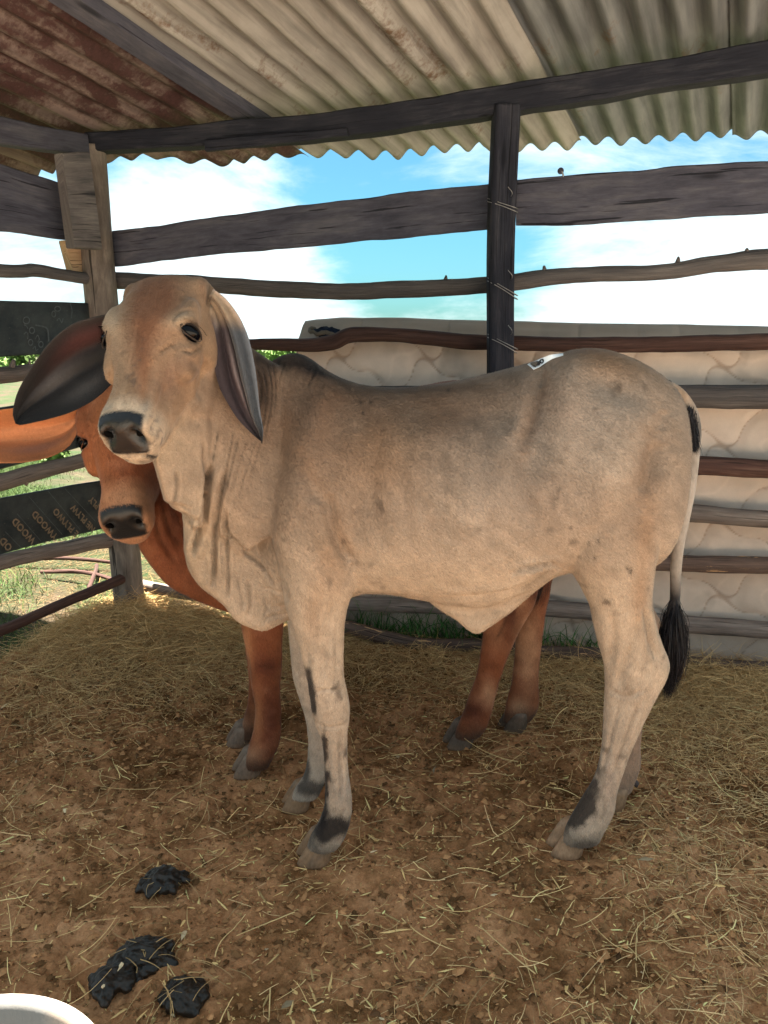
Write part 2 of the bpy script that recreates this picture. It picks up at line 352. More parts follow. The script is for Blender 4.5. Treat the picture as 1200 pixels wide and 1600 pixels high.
# one sheet to the horizon: fine near the pen, coarse far off, gently rising
rr_ = np.concatenate(([0], np.geomspace(3, 1500, 60))); na = 96; V = [(0, 0, -0.06)]; Fq = []
for i, r in enumerate(rr_[1:]):
    for j in range(na):
        a = j / na * 2 * math.pi; x, y = r * math.cos(a), r * math.sin(a)
        V.append((x, y, -0.06 + 0.0016 * min(max(r - 15, 0), 400) * (0.6 + 0.4 * math.sin(a * 3 + 1)) * (1 if r < 600 else 1)))
for j in range(na): Fq.append((0, 1 + j, 1 + (j + 1) % na))
for i in range(len(rr_) - 2):
    for j in range(na):
        k = (j + 1) % na; Fq.append((1 + i * na + j, 1 + (i + 1) * na + j, 1 + (i + 1) * na + k, 1 + i * na + k))
field = mesh_obj('pasture', V, Fq, M_field); tag(field, 'open green pasture reaching to the horizon', None, None, 'structure')

# ------------------------------------------------------------------ shed
shed = empty('timber_shed', (CORNER[0], CORNER[1], 0)); tag(shed, 'open timber shed roofed with rusty corrugated iron over the two cattle', 'shed')
def plank(name, top, bot, fn, off, thick, mat, parent, seed=0, wob=0.006, n=60, nrm=None):
    """board between a top and a bottom edge line given as measured points, with a real thickness, wavy sawn edges"""
    T = catmull([fn(x, y, off) for x, y in top], max(2, n // max(1, len(top) - 1))); B = catmull([fn(x, y, off) for x, y in bot], max(2, n // max(1, len(bot) - 1)))
    k = max(len(T), len(B)); tt = np.linspace(0, 1, k)
    def rs(A):
        d = np.r_[0, np.cumsum(np.linalg.norm(np.diff(A, axis=0), axis=1))]; d /= d[-1]
        return np.stack([np.interp(tt, d, A[:, i]) for i in range(3)], 1)
    T, B = rs(T), rs(B)
    nv = np.array((bn[0], bn[1], 0)) if fn is BF else np.array((ln[0], ln[1], 0))
    if nrm is not None: nv = np.array(nrm, float)
    s = np.linalg.norm(T - T[0], axis=1)
    q = np.stack((s * 4, np.full(k, seed * 3.3), np.zeros(k)), 1)
    T = T + np.outer(fbm(q, 4, 1) * wob * 2, (0, 0, 1)); B = B + np.outer(fbm(q + 9, 4, 2) * wob * 2, (0, 0, 1))
    bow = np.outer(fbm(q * 0.4 + 5, 2, 3) * 0.012, nv); T = T + bow; B = B + bow
    rings = []; uv = []; hgt = np.linalg.norm(T[0] - B[0]); c = 0.006
    for i in range(k):
        t, b_ = T[i], B[i]; z = (t - b_) / np.linalg.norm(t - b_)
        rings.append([b_ + z * c, t - z * c, t + nv * c, t + nv * (thick - c), t - z * c + nv * thick, b_ + z * c + nv * thick, b_ + nv * (thick - c), b_ + nv * c])
        uv += [(s[i], v) for v in (0, hgt, hgt, hgt + thick, hgt + thick, 2 * hgt + thick, 2 * hgt + 2 * thick, 0)]
    V, Fc = loft(rings); uv += [(0, 0), (s[-1], 0)]
    o = mesh_obj(name, V, Fc, mat, parent, smooth=False, uv=np.array(uv)); return o
def pole(name, pts, rad, fn, off, mat, parent, seed=0, rough=0.12, n=10, stubs=()):
    P = catmull([fn(x, y, off) for x, y in pts], n); cd = P[:, 1] * cp - (P[:, 2] - H) * sp
    r = np.interp(np.linspace(0, 1, len(P)), np.linspace(0, 1, len(rad)), rad) / F * cd
    P = P + np.stack((np.zeros(len(P)), np.zeros(len(P)), 0.004 * fbm(np.stack((P[:, 0] * 6, P[:, 1] * 6, np.full(len(P), seed * 5.0)), 1), 3)), 1)
    m = max(2, len(P)); dense = catmull(P[::1], 2); rd = np.interp(np.linspace(0, 1, len(dense)), np.linspace(0, 1, len(r)), r)
    V, Fc, uv = tube(dense, rd, 16, rough, seed)
    parts = [(V, Fc)]; uvs = [uv]
    for (sx, sy, ex, ey, sr) in stubs:
        a = fn(sx, sy, off); b_ = fn(ex, ey, off - 0.02); q = tube([a, (a + b_) / 2 + 0.002, b_], [sr * 1.3, sr, sr * 0.55], 8, 0.2, seed); parts.append(q[:2]); uvs.append(q[2])
    V, Fc = merge(parts)
    return mesh_obj(name, V, Fc, mat, parent, uv=np.concatenate(uvs))
# posts
def cracked_post(name, P, r, mat, parent, seed, square=False, crack=0.006):
    P = catmull(P, 60); n = 40; rings = []; uv = []; s = 0
    for i, p in enumerate(P):
        th = np.arange(n) / n * 2 * math.pi
        c, sn = np.cos(th), np.sin(th)
        if square:
            k = 1 / np.maximum(np.abs(c), np.abs(sn)); k = np.minimum(k, 1.27)
        else: k = 1
        q = np.stack((c * 1.5 + seed, sn * 1.5, np.full(n, p[2] * 1.6)), 1); q2 = np.stack((c * 9 + seed, sn * 9, np.full(n, p[2] * 1.5)), 1)
        rr = r * (1 + 0.06 * fbm(q, 3, seed) + 0.05 * fbm(q2, 3, seed + 3)) * k
        for ca, cw in ((4.55, 0.12), (5.2, 0.06), (3.9, 0.07), (1.0, 0.1)):
            rr = rr - crack * np.exp(-((th - ca - 0.12 * math.sin(p[2] * 3 + ca)) / cw) ** 2) * (0.5 + 0.5 * math.sin(p[2] * 2.1 + ca * 3))
        rings.append(np.stack((p[0] + c * rr, p[1] + sn * rr, np.full(n, p[2])), 1)); uv += [(p[2], t / 6.283 * 0.5) for t in th]
    V, Fc = loft(rings); uv += [(0, 0), (0, 0)]
    return mesh_obj(name, V, Fc, mat, parent, uv=np.array(uv))
c0 = BF(197, 1000); 
cracked_post('post', [(c0[0] + 0.035, 3.80, -0.1), (c0[0] + 0.022, 3.80, 0.8), (c0[0] + 0.005, 3.80, 1.6), (c0[0] - 0.002, 3.80, 2.29)], 0.076, M_post, shed, 1)
mt_, mb_ = BF(789, 168), BF(784, 600); mX = mb_[:2]
cracked_post('post', [(mX[0] + 0.005, mX[1], -0.1), (mX[0], mX[1], 1.0), (mt_[0], mX[1], 1.8), (mt_[0] + 0.004, mX[1], mt_[2] + 0.0)], 0.053, M_darkwood, shed, 5, square=True, crack=0.01)
# posts that stand outside the picture, so that the roof is carried
for (x, y, h_) in ((1.95, 3.09, 2.48), (-2.15, 2.14, 2.29), (2.1, 2.01, 2.45)):
    cracked_post('post', [(x, y, -0.1), (x, y, 1.2), (x, y, h_)], 0.06, M_greywood, shed, 8)
# top plates
plank('beam', [(132, 208), (430, 181), (600, 160), (850, 121), (1200, 62), (1420, 30)], [(132, 236), (430, 219), (600, 203), (850, 167), (1200, 112), (1420, 84)], BF, -0.045, 0.09, M_darkwood, shed, 2)
plank('splice_board', [(320, 217), (430, 210), (541, 199)], [(320, 236), (430, 227), (543, 212)], BF, -0.075, 0.03, M_darkwood, shed, 3)
plank('beam', [(-330, 98), (-60, 168), (136, 208)], [(-330, 150), (-60, 212), (140, 245)], LF, -0.03, 0.08, M_plank, shed, 4)
plank('splice_block', [(96, 240), (139, 238)], [(115, 388), (159, 390)], LF, -0.13, 0.05, M_greywood, shed, 6, n=20)
plank('splice_block', [(100, 377), (136, 379)], [(113, 424), (138, 426)], LF, 0.06, 0.04, M_rawwood, shed, 7, n=10)
# ------------------------------------------------------------------ roof
rp = [BF(300, 186), BF(1200, 60), None]
rp[2] = UP(905, 232, (0, 4.2, 0), (0, 1, 0))
rn = np.cross(rp[1] - rp[0], rp[2] - rp[0]); rn /= np.linalg.norm(rn)
if rn[2] < 0: rn = -rn
def RP(px, py, up=0.0): return UP(px, py, rp[0] + rn * up, rn)
A_, B_ = RP(780, 1), RP(908, 235)
dd = (B_ - A_) / np.linalg.norm(B_ - A_); ee = np.cross(dd, rn); 
if ee[0] < 0: ee = -ee
R0 = B_.copy()
def ed(p): p = np.asarray(p) - R0; return float(np.dot(p, ee)), float(np.dot(p, dd))
def sheet(e0, e1, dfar, dnear, mat, lift, seed, pitch=0.118, amp=0.021, skew=0.0, sag=0.0, left_wave=0.0):
    """corrugated sheet: e across the ribs, d along them; dfar is the eave, a function of e"""
    ne = int((e1 - e0) / pitch * 14); nd = 60
    E = np.linspace(e0, e1, ne); V = []; uv = []
    for j in range(nd + 1):
        t = j / nd
        far = dfar(E); near_ = (YNEAR - R0[1] - E * ee[1]) / dd[1] if dnear is NEAR else dnear; d = near_ + (far - near_) * t
        ew = E + left_wave * np.exp(-(E - e0) / 0.10) * fbm(np.stack((d * 2.2, np.full(ne, seed * 1.0), np.zeros(ne)), 1), 3, seed) * 2
        h = amp * np.cos((E + 0.01 * fbm(np.stack((d, E, E * 0 + seed), 1), 2, seed)) / pitch * 2 * math.pi) * (1 + 0.25 * fbm(np.stack((E * 3, d * 2, E * 0), 1), 2, seed + 4))
        dent = 0.008 * fbm(np.stack((E * 4, d * 4, E * 0 + seed * 2.0), 1), 3, seed + 2) + np.exp(-(far - d) / 0.10) * 0.007 * fbm(np.stack((E * 14, d, E * 0 + seed), 1), 2, seed + 7)
        P = R0 + np.outer(ew + skew * d, ee) + np.outer(d, dd) + np.outer(h + dent + lift + sag * (far - d), rn)
        V.append(P); uv += list(zip(d, E))
    V = np.concatenate(V); i = np.arange(ne * (nd + 1)).reshape(nd + 1, ne)
    q = np.stack((i[:-1, :-1].ravel(), i[:-1, 1:].ravel(), i[1:, 1:].ravel(), i[1:, :-1].ravel()), 1)
    n_ = len(V); V2 = np.vstack((V, V + rn * 0.0015)); rim = []
    bnd = list(i[0]) + list(i[1:, -1]) + list(i[-1, ::-1][1:]) + list(i[::-1, 0][1:-1])
    for a in range(len(bnd)): b_ = bnd[(a + 1) % len(bnd)]; rim.append((bnd[a], bnd[a] + n_, b_ + n_, b_))
    Q = np.vstack((q, q[:, ::-1] + n_, np.array(rim)))
    return mesh_obj('roof_sheet', V2, Q, mat, shed, uv=np.array(uv + uv))
eave_px = [(150, 262), (250, 254), (360, 264), (440, 250), (535, 256), (620, 256), (740, 245), (905, 236), (1000, 235), (1100, 228), (1200, 217)]
ev = np.array([ed(RP(*p)) for p in eave_px]); ev = ev[np.argsort(ev[:, 0])]
eave = lambda off, sd: (lambda E: np.interp(E, ev[:, 0], ev[:, 1]) + off + 0.016 * fbm(np.stack((E * 7, E * 0 + sd, E * 0), 1), 3, sd))
flat = lambda a, b: (lambda E: a + b * E)
eA = ed(RP(250, 90))[0]; YNEAR = 1.80; NEAR = ed((0, 1.80, 2.4))[1]
s1 = ed(RP(120, 14))[0]      # the joint between rusty and tan sheets
s1 = ed(RP(300, 110))[0]
sheet(s1 - 0.12, s1 + 0.80, eave(0, 11), NEAR, M_tan_sheet, 0.045, 2)
sheet(s1 + 0.73, 0.0, eave(0, 12), NEAR, M_tan_sheet, 0.030, 3)
sheet(-0.06, 0.78, eave(0.02, 13), NEAR, M_grey_sheet, 0.05, 4)
sheet(0.70, 1.6, eave(0.03, 14), NEAR, M_grey_sheet, 0.036, 5)
sheet(1.5, 2.5, eave(0.0, 15), NEAR, M_grey_sheet, 0.05, 6)
sheet(s1 - 1.0, s1 - 0.08, eave(0.0, 16), NEAR, M_rust_sheet, 0.025, 7, left_wave=0.0, amp=0.014)
sheet(s1 - 2.9, s1 - 0.95, eave(-0.02, 17), NEAR, M_rust_sheet, 0.04, 8)
# the grey strip seen in the gap between the rusty and the tan sheets
def rafter(e0, e1, d0, d1, z0, z1, mat, name='rafter'):
    pts = []
    for d in np.linspace(d0, d1, 30):
        w_ = 0.003 * math.sin(d * 5)
        pts.append([R0 + ee * (e + w_) + dd * d + rn * z for e, z in ((e0, z0), (e1, z0), (e1, z1), (e0, z1))])
    V, Fc = loft(pts); uv = [(d, k * 0.08) for d in np.linspace(d0, d1, 30) for k in range(4)] + [(0, 0), (1, 0)]
    return mesh_obj(name, V, Fc, mat, shed, smooth=False, uv=np.array(uv))
rafter(s1 - 0.09, s1 + 0.0, (YNEAR - 0.02 - R0[1] - s1 * ee[1]) / dd[1], -0.93, -0.02, 0.03, M_plank)
# near and side plates carrying the sheets outside the picture
for (x0, y0, x1, y1, z0, z1) in ((-2.3, 2.15, 2.4, 2.0, 2.29, 2.45),):
    V, Fc, uv = tube([(x0, y0, z0), ((x0 + x1) / 2, (y0 + y1) / 2, (z0 + z1) / 2), (x1, y1, z1)], 0.05, 10); mesh_obj('beam', V, Fc, M_greywood, shed, uv=uv)

# ------------------------------------------------------------------ back fence
fence = empty('back_fence', (CORNER[0], CORNER[1], 0)); tag(fence, 'back fence of weathered planks and rough poles in front of the mattress', 'fence')
plank('plank', [(176, 362), (450, 322), (770, 287)], [(178, 415), (450, 386), (770, 357)], BF, 0.075, 0.03, M_plank, fence, 11)
pk = plank('plank', [(806, 281), (1000, 264), (1200, 250), (1420, 238)], [(806, 353), (1000, 343), (1200, 331), (1420, 322)], BF, 0.075, 0.03, M_plank, fence, 12)
scar = []
pole('rail', [(170, 438), (325, 445), (500, 455), (640, 452), (770, 445)], [13, 12.5, 12.5, 13, 13], BF, 0.085, M_greywood, fence, 13, stubs=[(695, 440, 697, 431, 0.008)])
pole('rail', [(795, 442), (900, 430), (1030, 425), (1120, 412), (1200, 405), (1420, 396)], [13, 12, 12, 13, 16, 16], BF, 0.085, M_greywood, fence, 14, stubs=[(850, 428, 850, 416, 0.01), (1058, 412, 1060, 402, 0.009), (1166, 400, 1167, 389, 0.011)])
pole('rail', [(330, 541), (400, 538), (470, 539), (520, 535), (550, 524), (620, 524), (700, 531), (790, 536), (1000, 538), (1200, 534), (1420, 530)], [8, 9, 10, 12, 12, 11, 12, 11.5, 12, 13, 13], BF, 0.10, M_redpole, fence, 15)
pole('rail', [(240, 600), (500, 617), (790, 617), (1070, 620), (1200, 620), (1420, 620)], [15, 15, 15, 18, 19, 19], BF, 0.09, M_greywood, fence, 16)
pole('rail', [(230, 690), (600, 715), (1060, 727), (1200, 733), (1420, 738)], [13, 14, 15, 15, 15], BF, 0.09, M_redpole, fence, 17)
pole('rail', [(225, 770), (600, 795), (1035, 801), (1200, 812), (1420, 822)], [12, 13, 14, 14, 14], BF, 0.09, M_pole, fence, 18)
pole('rail', [(225, 840), (600, 868), (1022, 879), (1200, 884), (1420, 890)], [12, 13, 13, 14, 14], BF, 0.09, M_peel, fence, 19)
pole('rail', [(205, 912), (330, 932), (600, 945), (860, 951), (1025, 972), (1200, 984), (1420, 996)], [9, 10, 12, 13, 14, 14, 14], BF, 0.09, M_pole, fence, 20)
pole('rail', [(480, 960), (560, 985), (650, 1006), (750, 1008), (850, 1020), (930, 1024), (1080, 1037), (1200, 1046), (1420, 1058)], [10, 11, 11, 11, 12, 12, 11, 11, 11], BF, 0.0, M_peel, fence, 21)
def wire(P, r, parent, name='wire_tie'):
    V, Fc, uv = tube(catmull(P, 8), r, 6); return mesh_obj(name, V, Fc, M_wire, parent)
def tie(yc, tilt, seed, fn=BF, x0=765, x1=806, back=0.12, turns=2):
    P = []; r_ = random.Random(seed)
    for k in range(turns):
        P += [fn(x0 - 3, yc - tilt + k * 5, -0.03), fn((x0 + x1) / 2, yc + k * 4, -0.068), fn(x1 + 3, yc + tilt + k * 6, -0.03), fn((x0 + x1) / 2, yc + 4 + k * 3, back)]
    P += [fn(x1 - 6, yc - 14, -0.07), fn(x1 - 12, yc - 26, -0.085)]
    return wire(P, 0.0016, fence if fn is BF else lfence)
for yc, tl in ((318, 8), (448, 14), (534, 12)): tie(yc, tl, yc)
# bent nail standing on the top plank
q = wire([BF(880, 281, 0.08), BF(880, 274, 0.08), BF(878, 268, 0.08)], 0.004, fence, 'nail')
a = BF(876, 267, 0.08); V, Fc, uv = tube([a + (0, -0.004, 0), a + (0, 0.004, 0)], 0.013, 12); nailhead = mesh_obj('nail_head', V, Fc, M_plank, q)

# ------------------------------------------------------------------ left fence
lfence = empty('left_fence', (CORNER[0] + (-0.1), CORNER[1] - 0.25, 0)); tag(lfence, 'left fence of crooked poles and dark printed plywood strips beside the corner post', 'fence')
plank('plank', [(-330, 168), (0, 258), (112, 292)], [(-330, 340), (0, 361), (118, 376)], LF, 0.0, 0.03, M_plank, lfence, 31)
pole('rail', [(-330, 400), (0, 423), (55, 423), (100, 430), (150, 437)], [13, 10, 10, 9, 9], LF, 0.03, M_greywood, lfence, 32)
pole('rail', [(-330, 600), (0, 586), (50, 580), (110, 578), (165, 575)], [18, 13, 11, 11, 11], LF, 0.03, M_pole, lfence, 33, stubs=[(17, 577, 22, 562, 0.012), (44, 575, 46, 562, 0.006)])
pole('rail', [(-330, 850), (0, 754), (60, 737), (130, 720), (175, 712)], [18, 14, 13, 11, 11], LF, 0.03, M_pole, lfence, 34, stubs=[(40, 748, 41, 758, 0.012)])
pole('rail', [(-330, 960), (0, 878), (80, 861), (160, 846), (190, 840)], [16, 12, 11.5, 12, 12], LF, 0.03, M_pole, lfence, 35)
pole('rail', [(-330, 1130), (0, 986), (90, 947), (172, 912), (190, 905)], [11, 8.5, 8, 8, 8], LF, -0.03, M_redpole, lfence, 36)
def ply_mat():
    m, nt, b, L = newmat('dark film faced plywood'); tc = nt.nodes.new('ShaderNodeTexCoord'); v = tc.outputs['UV']
    n = tnoise(nt, v, 9, 8, 0.65, 0.3); n2 = tnoise(nt, v, 90, 4, 0.7)
    c = mixc(nt, mrange(nt, n, 0.35, 0.7), (0.014, 0.018, 0.021), (0.045, 0.050, 0.048)); c = mixc(nt, mrange(nt, n2, 0.62, 0.7, 0, 0.5), c, (0.16, 0.14, 0.10))
    L.new(c, b.inputs['Base Color']); b.inputs['Roughness'].default_value = 0.42; bump(nt, b, n2, 0.1, 0.001); return m
M_ply = ply_mat(); M_print = simple('faded brown print', (0.16, 0.115, 0.075), 0.7, 0, 0.3, 60); M_print2 = simple('faded grey print', (0.075, 0.082, 0.085), 0.7, 0, 0.3, 60)
pl1 = plank('plywood_strip', [(-330, 462), (0, 470), (142, 473)], [(-330, 590), (0, 558), (142, 551)], LF, 0.02, 0.018, M_ply, lfence, 41, wob=0.0015)
pl2 = plank('plywood_strip', [(-330, 690), (0, 637), (160, 612)], [(-330, 830), (0, 735), (150, 692)], LF, 0.07, 0.018, M_ply, lfence, 42, wob=0.0015)
pl3 = plank('plywood_strip', [(-330, 858), (0, 779), (178, 748)], [(-330, 975), (0, 867), (172, 824)], LF, 0.02, 0.018, M_ply, lfence, 43, wob=0.0015)
def text_on(body, pts, parent, size, mat, off, bold=0.0, name='printed_lettering'):
    """flat print on the plywood: the text runs from pts[0] to pts[1] on the left fence plane"""
    a, b_ = LF(*pts[0], off), LF(*pts[1], off); xd = Vector(b_ - a).normalized(); zd = Vector((-ln[0], -ln[1], 0)).normalized()   # faces the pen
    yd = zd.cross(xd); cu = bpy.data.curves.new(name, 'FONT'); cu.body = body; cu.size = size; cu.offset = bold; cu.extrude = 0.0002; cu.resolution_u = 2
    o = bpy.data.objects.new('tmp', cu); COL.objects.link(o); me = bpy.data.meshes.new_from_object(o.evaluated_get(bpy.context.evaluated_depsgraph_get())); bpy.data.objects.remove(o)
    M = Matrix(((xd.x, yd.x, zd.x, a[0]), (xd.y, yd.y, zd.y, a[1]), (xd.z, yd.z, zd.z, a[2]), (0, 0, 0, 1)))
    me.transform(M); me.materials.clear(); me.materials.append(mat); t = bpy.data.objects.new(name, me); COL.objects.link(t); t.parent = parent; return t
# lettering runs up the strip at a slant, baseline to the upper right; words are cut off by the strip's edges
def zz(x, y): return (x / 7.5, 740 + y / 7.5)
for body, (x, y) in (('OD', (150, 860)), ('WOOD', (420, 775)), ('YWOOD', (680, 725)), ('E PLYWO', (925, 695)), ('NE PLYW', (1120, 640)), ('E PLY', (1215, 420))):
    a = zz(x, y); text_on(body, (a, (a[0] - 10.2, a[1] - 11.5)), pl3, 0.0445, M_print, -0.0012, 0.0014)
def strip_line(fn, p, q, wd, off, mat, parent, name='printed_line'):
    a, b_ = fn(*p, off), fn(*q, off); t = (b_ - a) / np.linalg.norm(b_ - a); u = np.cross(t, (ln[0], ln[1], 0)) * wd
    return mesh_obj(name, [a - u, a + u, b_ + u, b_ - u], [(0, 1, 2, 3)], mat, parent, smooth=False)
for p, q in (((60, 680), (245, 865)), ((200, 470), (480, 790)), ((340, 270), (730, 715)), ((560, 200), (940, 660)), ((760, 175), (1120, 560))):
    strip_line(LF, zz(*p), zz(*q), 0.0011, -0.0012, M_print2, pl3)
def ply_curve(pts, wd, mat):
    P = catmull([LF(x / 8, 460 + y / 8, 0.0188) for x, y in pts], 6); nn = np.array((ln[0], ln[1], 0)); T = np.gradient(P, axis=0); T /= np.linalg.norm(T, axis=1)[:, None]
    Uv = np.cross(T, nn) * wd; V = np.vstack((P - Uv, P + Uv)); k = len(P); mesh_obj('printed_curve', V, [(i, i + 1, k + i + 1, k + i) for i in range(k - 1)], mat, pl1)
ply_curve([(440, 385), (530, 400), (590, 430), (605, 500), (610, 590)], 0.0035, M_print2)
def ring_pts(cx, cy, rx, ry, a0=0, a1=360): return [(cx + rx * math.cos(R(a)), cy + ry * math.sin(R(a))) for a in np.linspace(a0, a1, 9)]
for c in ((330, 325, 40, 42), (400, 450, 32, 38), (383, 600, 28, 36), (512, 625, 28, 36), (672, 245, 24, 36), (720, 180, 36, 30)): ply_curve(ring_pts(*c), 0.0026, M_print2)
for pts in ([(300, 500), (330, 470), (350, 520), (340, 560)], [(440, 560), (470, 510), (490, 560), (470, 600)], [(410, 680), (440, 650), (450, 700), (480, 680)], [(710, 330), (740, 300), (770, 350), (790, 300)], [(5, 655), (50, 670), (65, 710)], [(300, 380), (330, 395), (350, 430)], [(880, 110), (900, 200), (890, 300)]): ply_curve(pts, 0.002, M_print2)
# ------------------------------------------------------------------ mattress behind the back fence
def make_mattress():
    root = empty('mattress', tuple(BF(800, 1040, 0.3))); tag(root, 'stained tan quilted mattress stood on its side behind the back fence rails', 'mattress')
    TH = 0.2; off0 = 0.15
    # outline of the front face: bottom and top edges per column
    cols = []; px0, px1 = 463, 1400; nx = 330; nz_ = 200
    topx = [463, 480, 520, 620, 770, 1000, 1200, 1400]; topy = [534, 531, 529, 529, 534, 541, 545, 548]
    botx = [463, 700, 860, 1080, 1200, 1400]; boty = [1005, 1018, 1026, 1042, 1052, 1066]
    pxs = np.linspace(px0, px1, nx); V = np.zeros((nz_, nx, 3)); s = np.zeros(nx)
    for i, x in enumerate(pxs):
        t = BF(x, np.interp(x, topx, topy), off0 + 0.10); b_ = BF(x, np.interp(x, botx, boty), off0 + 0.0)
        x0 = b_[:2]; 
        for j in range(nz_):
            k = j / (nz_ - 1); V[j, i] = b_ + (t - b_) * k
    sx = np.linalg.norm(V[0] - V[0, 0], axis=1); hz = np.linalg.norm(V[:, 0] - V[0, 0], axis=1)
    SX, HZ = np.meshgrid(sx, hz)
    P3 = np.stack((SX.ravel(), HZ.ravel(), np.zeros(SX.size)), 1)
    # quilting: two families of ogee curves; seams sit deep, cushions bulge
    wv = fbm(P3 * 2.2, 2, 71).reshape(SX.shape) * 0.02
    a = 0.46; b2 = 0.36
    u = (SX + 0.035 * np.sin(HZ / b2 * 2 * math.pi * 1.0) + wv) / a; v = (HZ + 0.02 * np.sin(SX / a * 4 * math.pi) + wv) / b2
    g = np.cos(2 * math.pi * u) + np.cos(2 * math.pi * v) + 0.25 * np.sin(4 * math.pi * v) * np.sin(2 * math.pi * u)
    d = np.abs(g) / 2
    seam = np.exp(-(d / 0.020) ** 2); cushion = 1 - np.exp(-(d / 0.25) ** 2)
    r = 0.011 * cushion - 0.006 * seam + 0.006 * fbm(P3 * 3, 3, 72).reshape(SX.shape) + 0.0018 * fbm(P3 * 16, 3, 73).reshape(SX.shape)
    # creases radiating in the cloth
    r += 0.0016 * np.abs(fbm(P3 * (5, 14, 1), 3, 75).reshape(SX.shape))
    e = np.minimum.reduce((HZ, hz[-1] - HZ, SX)); r -= 0.03 * np.exp(-e / 0.02)
    nv = -np.array((bn[0], bn[1], 0)); V = V + r[..., None] * nv
    Vf = V.reshape(-1, 3); i = np.arange(nx * nz_).reshape(nz_, nx)
    q = np.stack((i[:-1, :-1].ravel(), i[:-1, 1:].ravel(), i[1:, 1:].ravel(), i[1:, :-1].ravel()), 1)
    st = fbm(P3 * 1.6, 5, 80).reshape(SX.shape); st2 = fbm(P3 * 6, 4, 81).reshape(SX.shape)
    base = np.array((0.60, 0.49, 0.41)); c = base * (1 + 0.34 * st[..., None] + 0.16 * st2[..., None])
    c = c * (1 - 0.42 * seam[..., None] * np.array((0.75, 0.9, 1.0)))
    scroll = np.abs(fbm(P3 * 5 + 3.1, 2, 88).reshape(SX.shape)); c = c * (1 + 0.10 * np.exp(-(scroll / 0.05) ** 2)[..., None])
    c = c * (1 - 0.35 * np.clip(st2 - 0.25, 0, 1)[..., None] * 2)
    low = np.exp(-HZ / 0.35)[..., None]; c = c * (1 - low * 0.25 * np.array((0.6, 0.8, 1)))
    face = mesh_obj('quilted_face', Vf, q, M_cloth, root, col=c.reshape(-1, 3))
    # border: a stretched band over the top, bulging, with lengthwise pulls
    def border(edge, name, seedb, up):
        m = 12; n = len(edge); VV = []
        ss = np.linalg.norm(edge - edge[0], axis=1)
        for j in range(m):
            k = j / (m - 1); arch = math.sin(k * math.pi) 
            q3 = np.stack((ss * 2.5, np.full(n, k * 9.0), np.full(n, seedb * 1.0)), 1)
            puff = 0.012 * arch + 0.008 * fbm(q3, 3, seedb) * arch
            VV.append(edge + np.outer(np.full(n, k * TH), (bn[0], bn[1], 0)) + np.outer(puff, up) + (np.array((0, 0, 1)) * 0.085 * min(1, k * 1.6) if up[2] > 0.5 else 0))
        VV = np.concatenate(VV); ii = np.arange(n * m).reshape(m, n)
        qq = np.stack((ii[:-1, :-1].ravel(), ii[:-1, 1:].ravel(), ii[1:, 1:].ravel(), ii[1:, :-1].ravel()), 1)
        cc = np.array((0.36, 0.30, 0.25)) * (1 + 0.25 * fbm(VV * (3, 3, 40), 3, seedb)[:, None])
        return mesh_obj(name, VV, qq, M_cloth, root, col=cc)
    topE = V[-1] + np.array((0, 0, 0.004)); border(topE, 'border', 90, (0, 0, 1))
    leftE = V[:, 0]; border(leftE, 'border', 91, (-bn[1] * -1 if False else -abs(bn[1]), abs(bn[0]), 0))
    back = Vf.copy() + np.array((bn[0], bn[1], 0)) * (TH + 0.01); back = back.reshape(nz_, nx, 3)[::8, ::8]; bb = back.reshape(-1, 3); h2, w2 = back.shape[:2]
    ii = np.arange(h2 * w2).reshape(h2, w2); mesh_obj('back_face', bb, np.stack((ii[:-1, :-1].ravel(), ii[1:, :-1].ravel(), ii[1:, 1:].ravel(), ii[:-1, 1:].ravel()), 1), M_cloth, root, col=np.tile((0.4, 0.33, 0.27), (len(bb), 1)))
    for E in (topE, leftE):
        V_, F_, uv = tube(E[::3] + nv * 0.004, 0.006, 8, 0.1, 3); mesh_obj('piping', V_, F_, M_cloth, root, col=np.tile((0.30, 0.25, 0.21), (len(V_), 1)))
    # torn corner with stuffing and a blue rag pushed in
    c0 = BF(508, 519, off0 + 0.13); th = np.linspace(0, 2 * math.pi, 22)
    P = np.array([c0 + np.array((math.cos(t) * 0.075, math.sin(t) * 0.03, 0.010 * math.sin(t * 3) + (0.020 if math.cos(t) < -0.6 else 0.0) - 0.01)) for t in th]); V_, F_, uv = tube(P, 0.011, 8, 0.5, 9); mesh_obj('torn_edge', V_, F_, M_cloth, root, col=np.tile((0.13, 0.105, 0.08), (len(V_), 1)))
    bm = bmesh.new(); bmesh.ops.create_icosphere(bm, subdivisions=4, radius=1); A = np.array([v.co[:] for v in bm.verts]); Fs = [tuple(v.index for v in f.verts) for f in bm.faces]; bm.free()
    A = A * (1 + 0.6 * np.abs(fbm(A * 2.2, 4, 5))[:, None]); A = A * (0.052, 0.03, 0.024) + c0 + (0.005, 0, -0.002)
    rag = mesh_obj('rag', A, Fs, M_rag, None); tag(rag, 'small crumpled blue rag in the torn top corner of the mattress', 'rag')
    return root
M_cloth = vcol_mat('stained quilt cloth', 0.85, 0.05, noise=0.12, scale=420)
M_rag = simple('blue cloth', (0.003, 0.008, 0.022), 0.8, 0, 0.6, 40)
mattress = make_mattress(); 

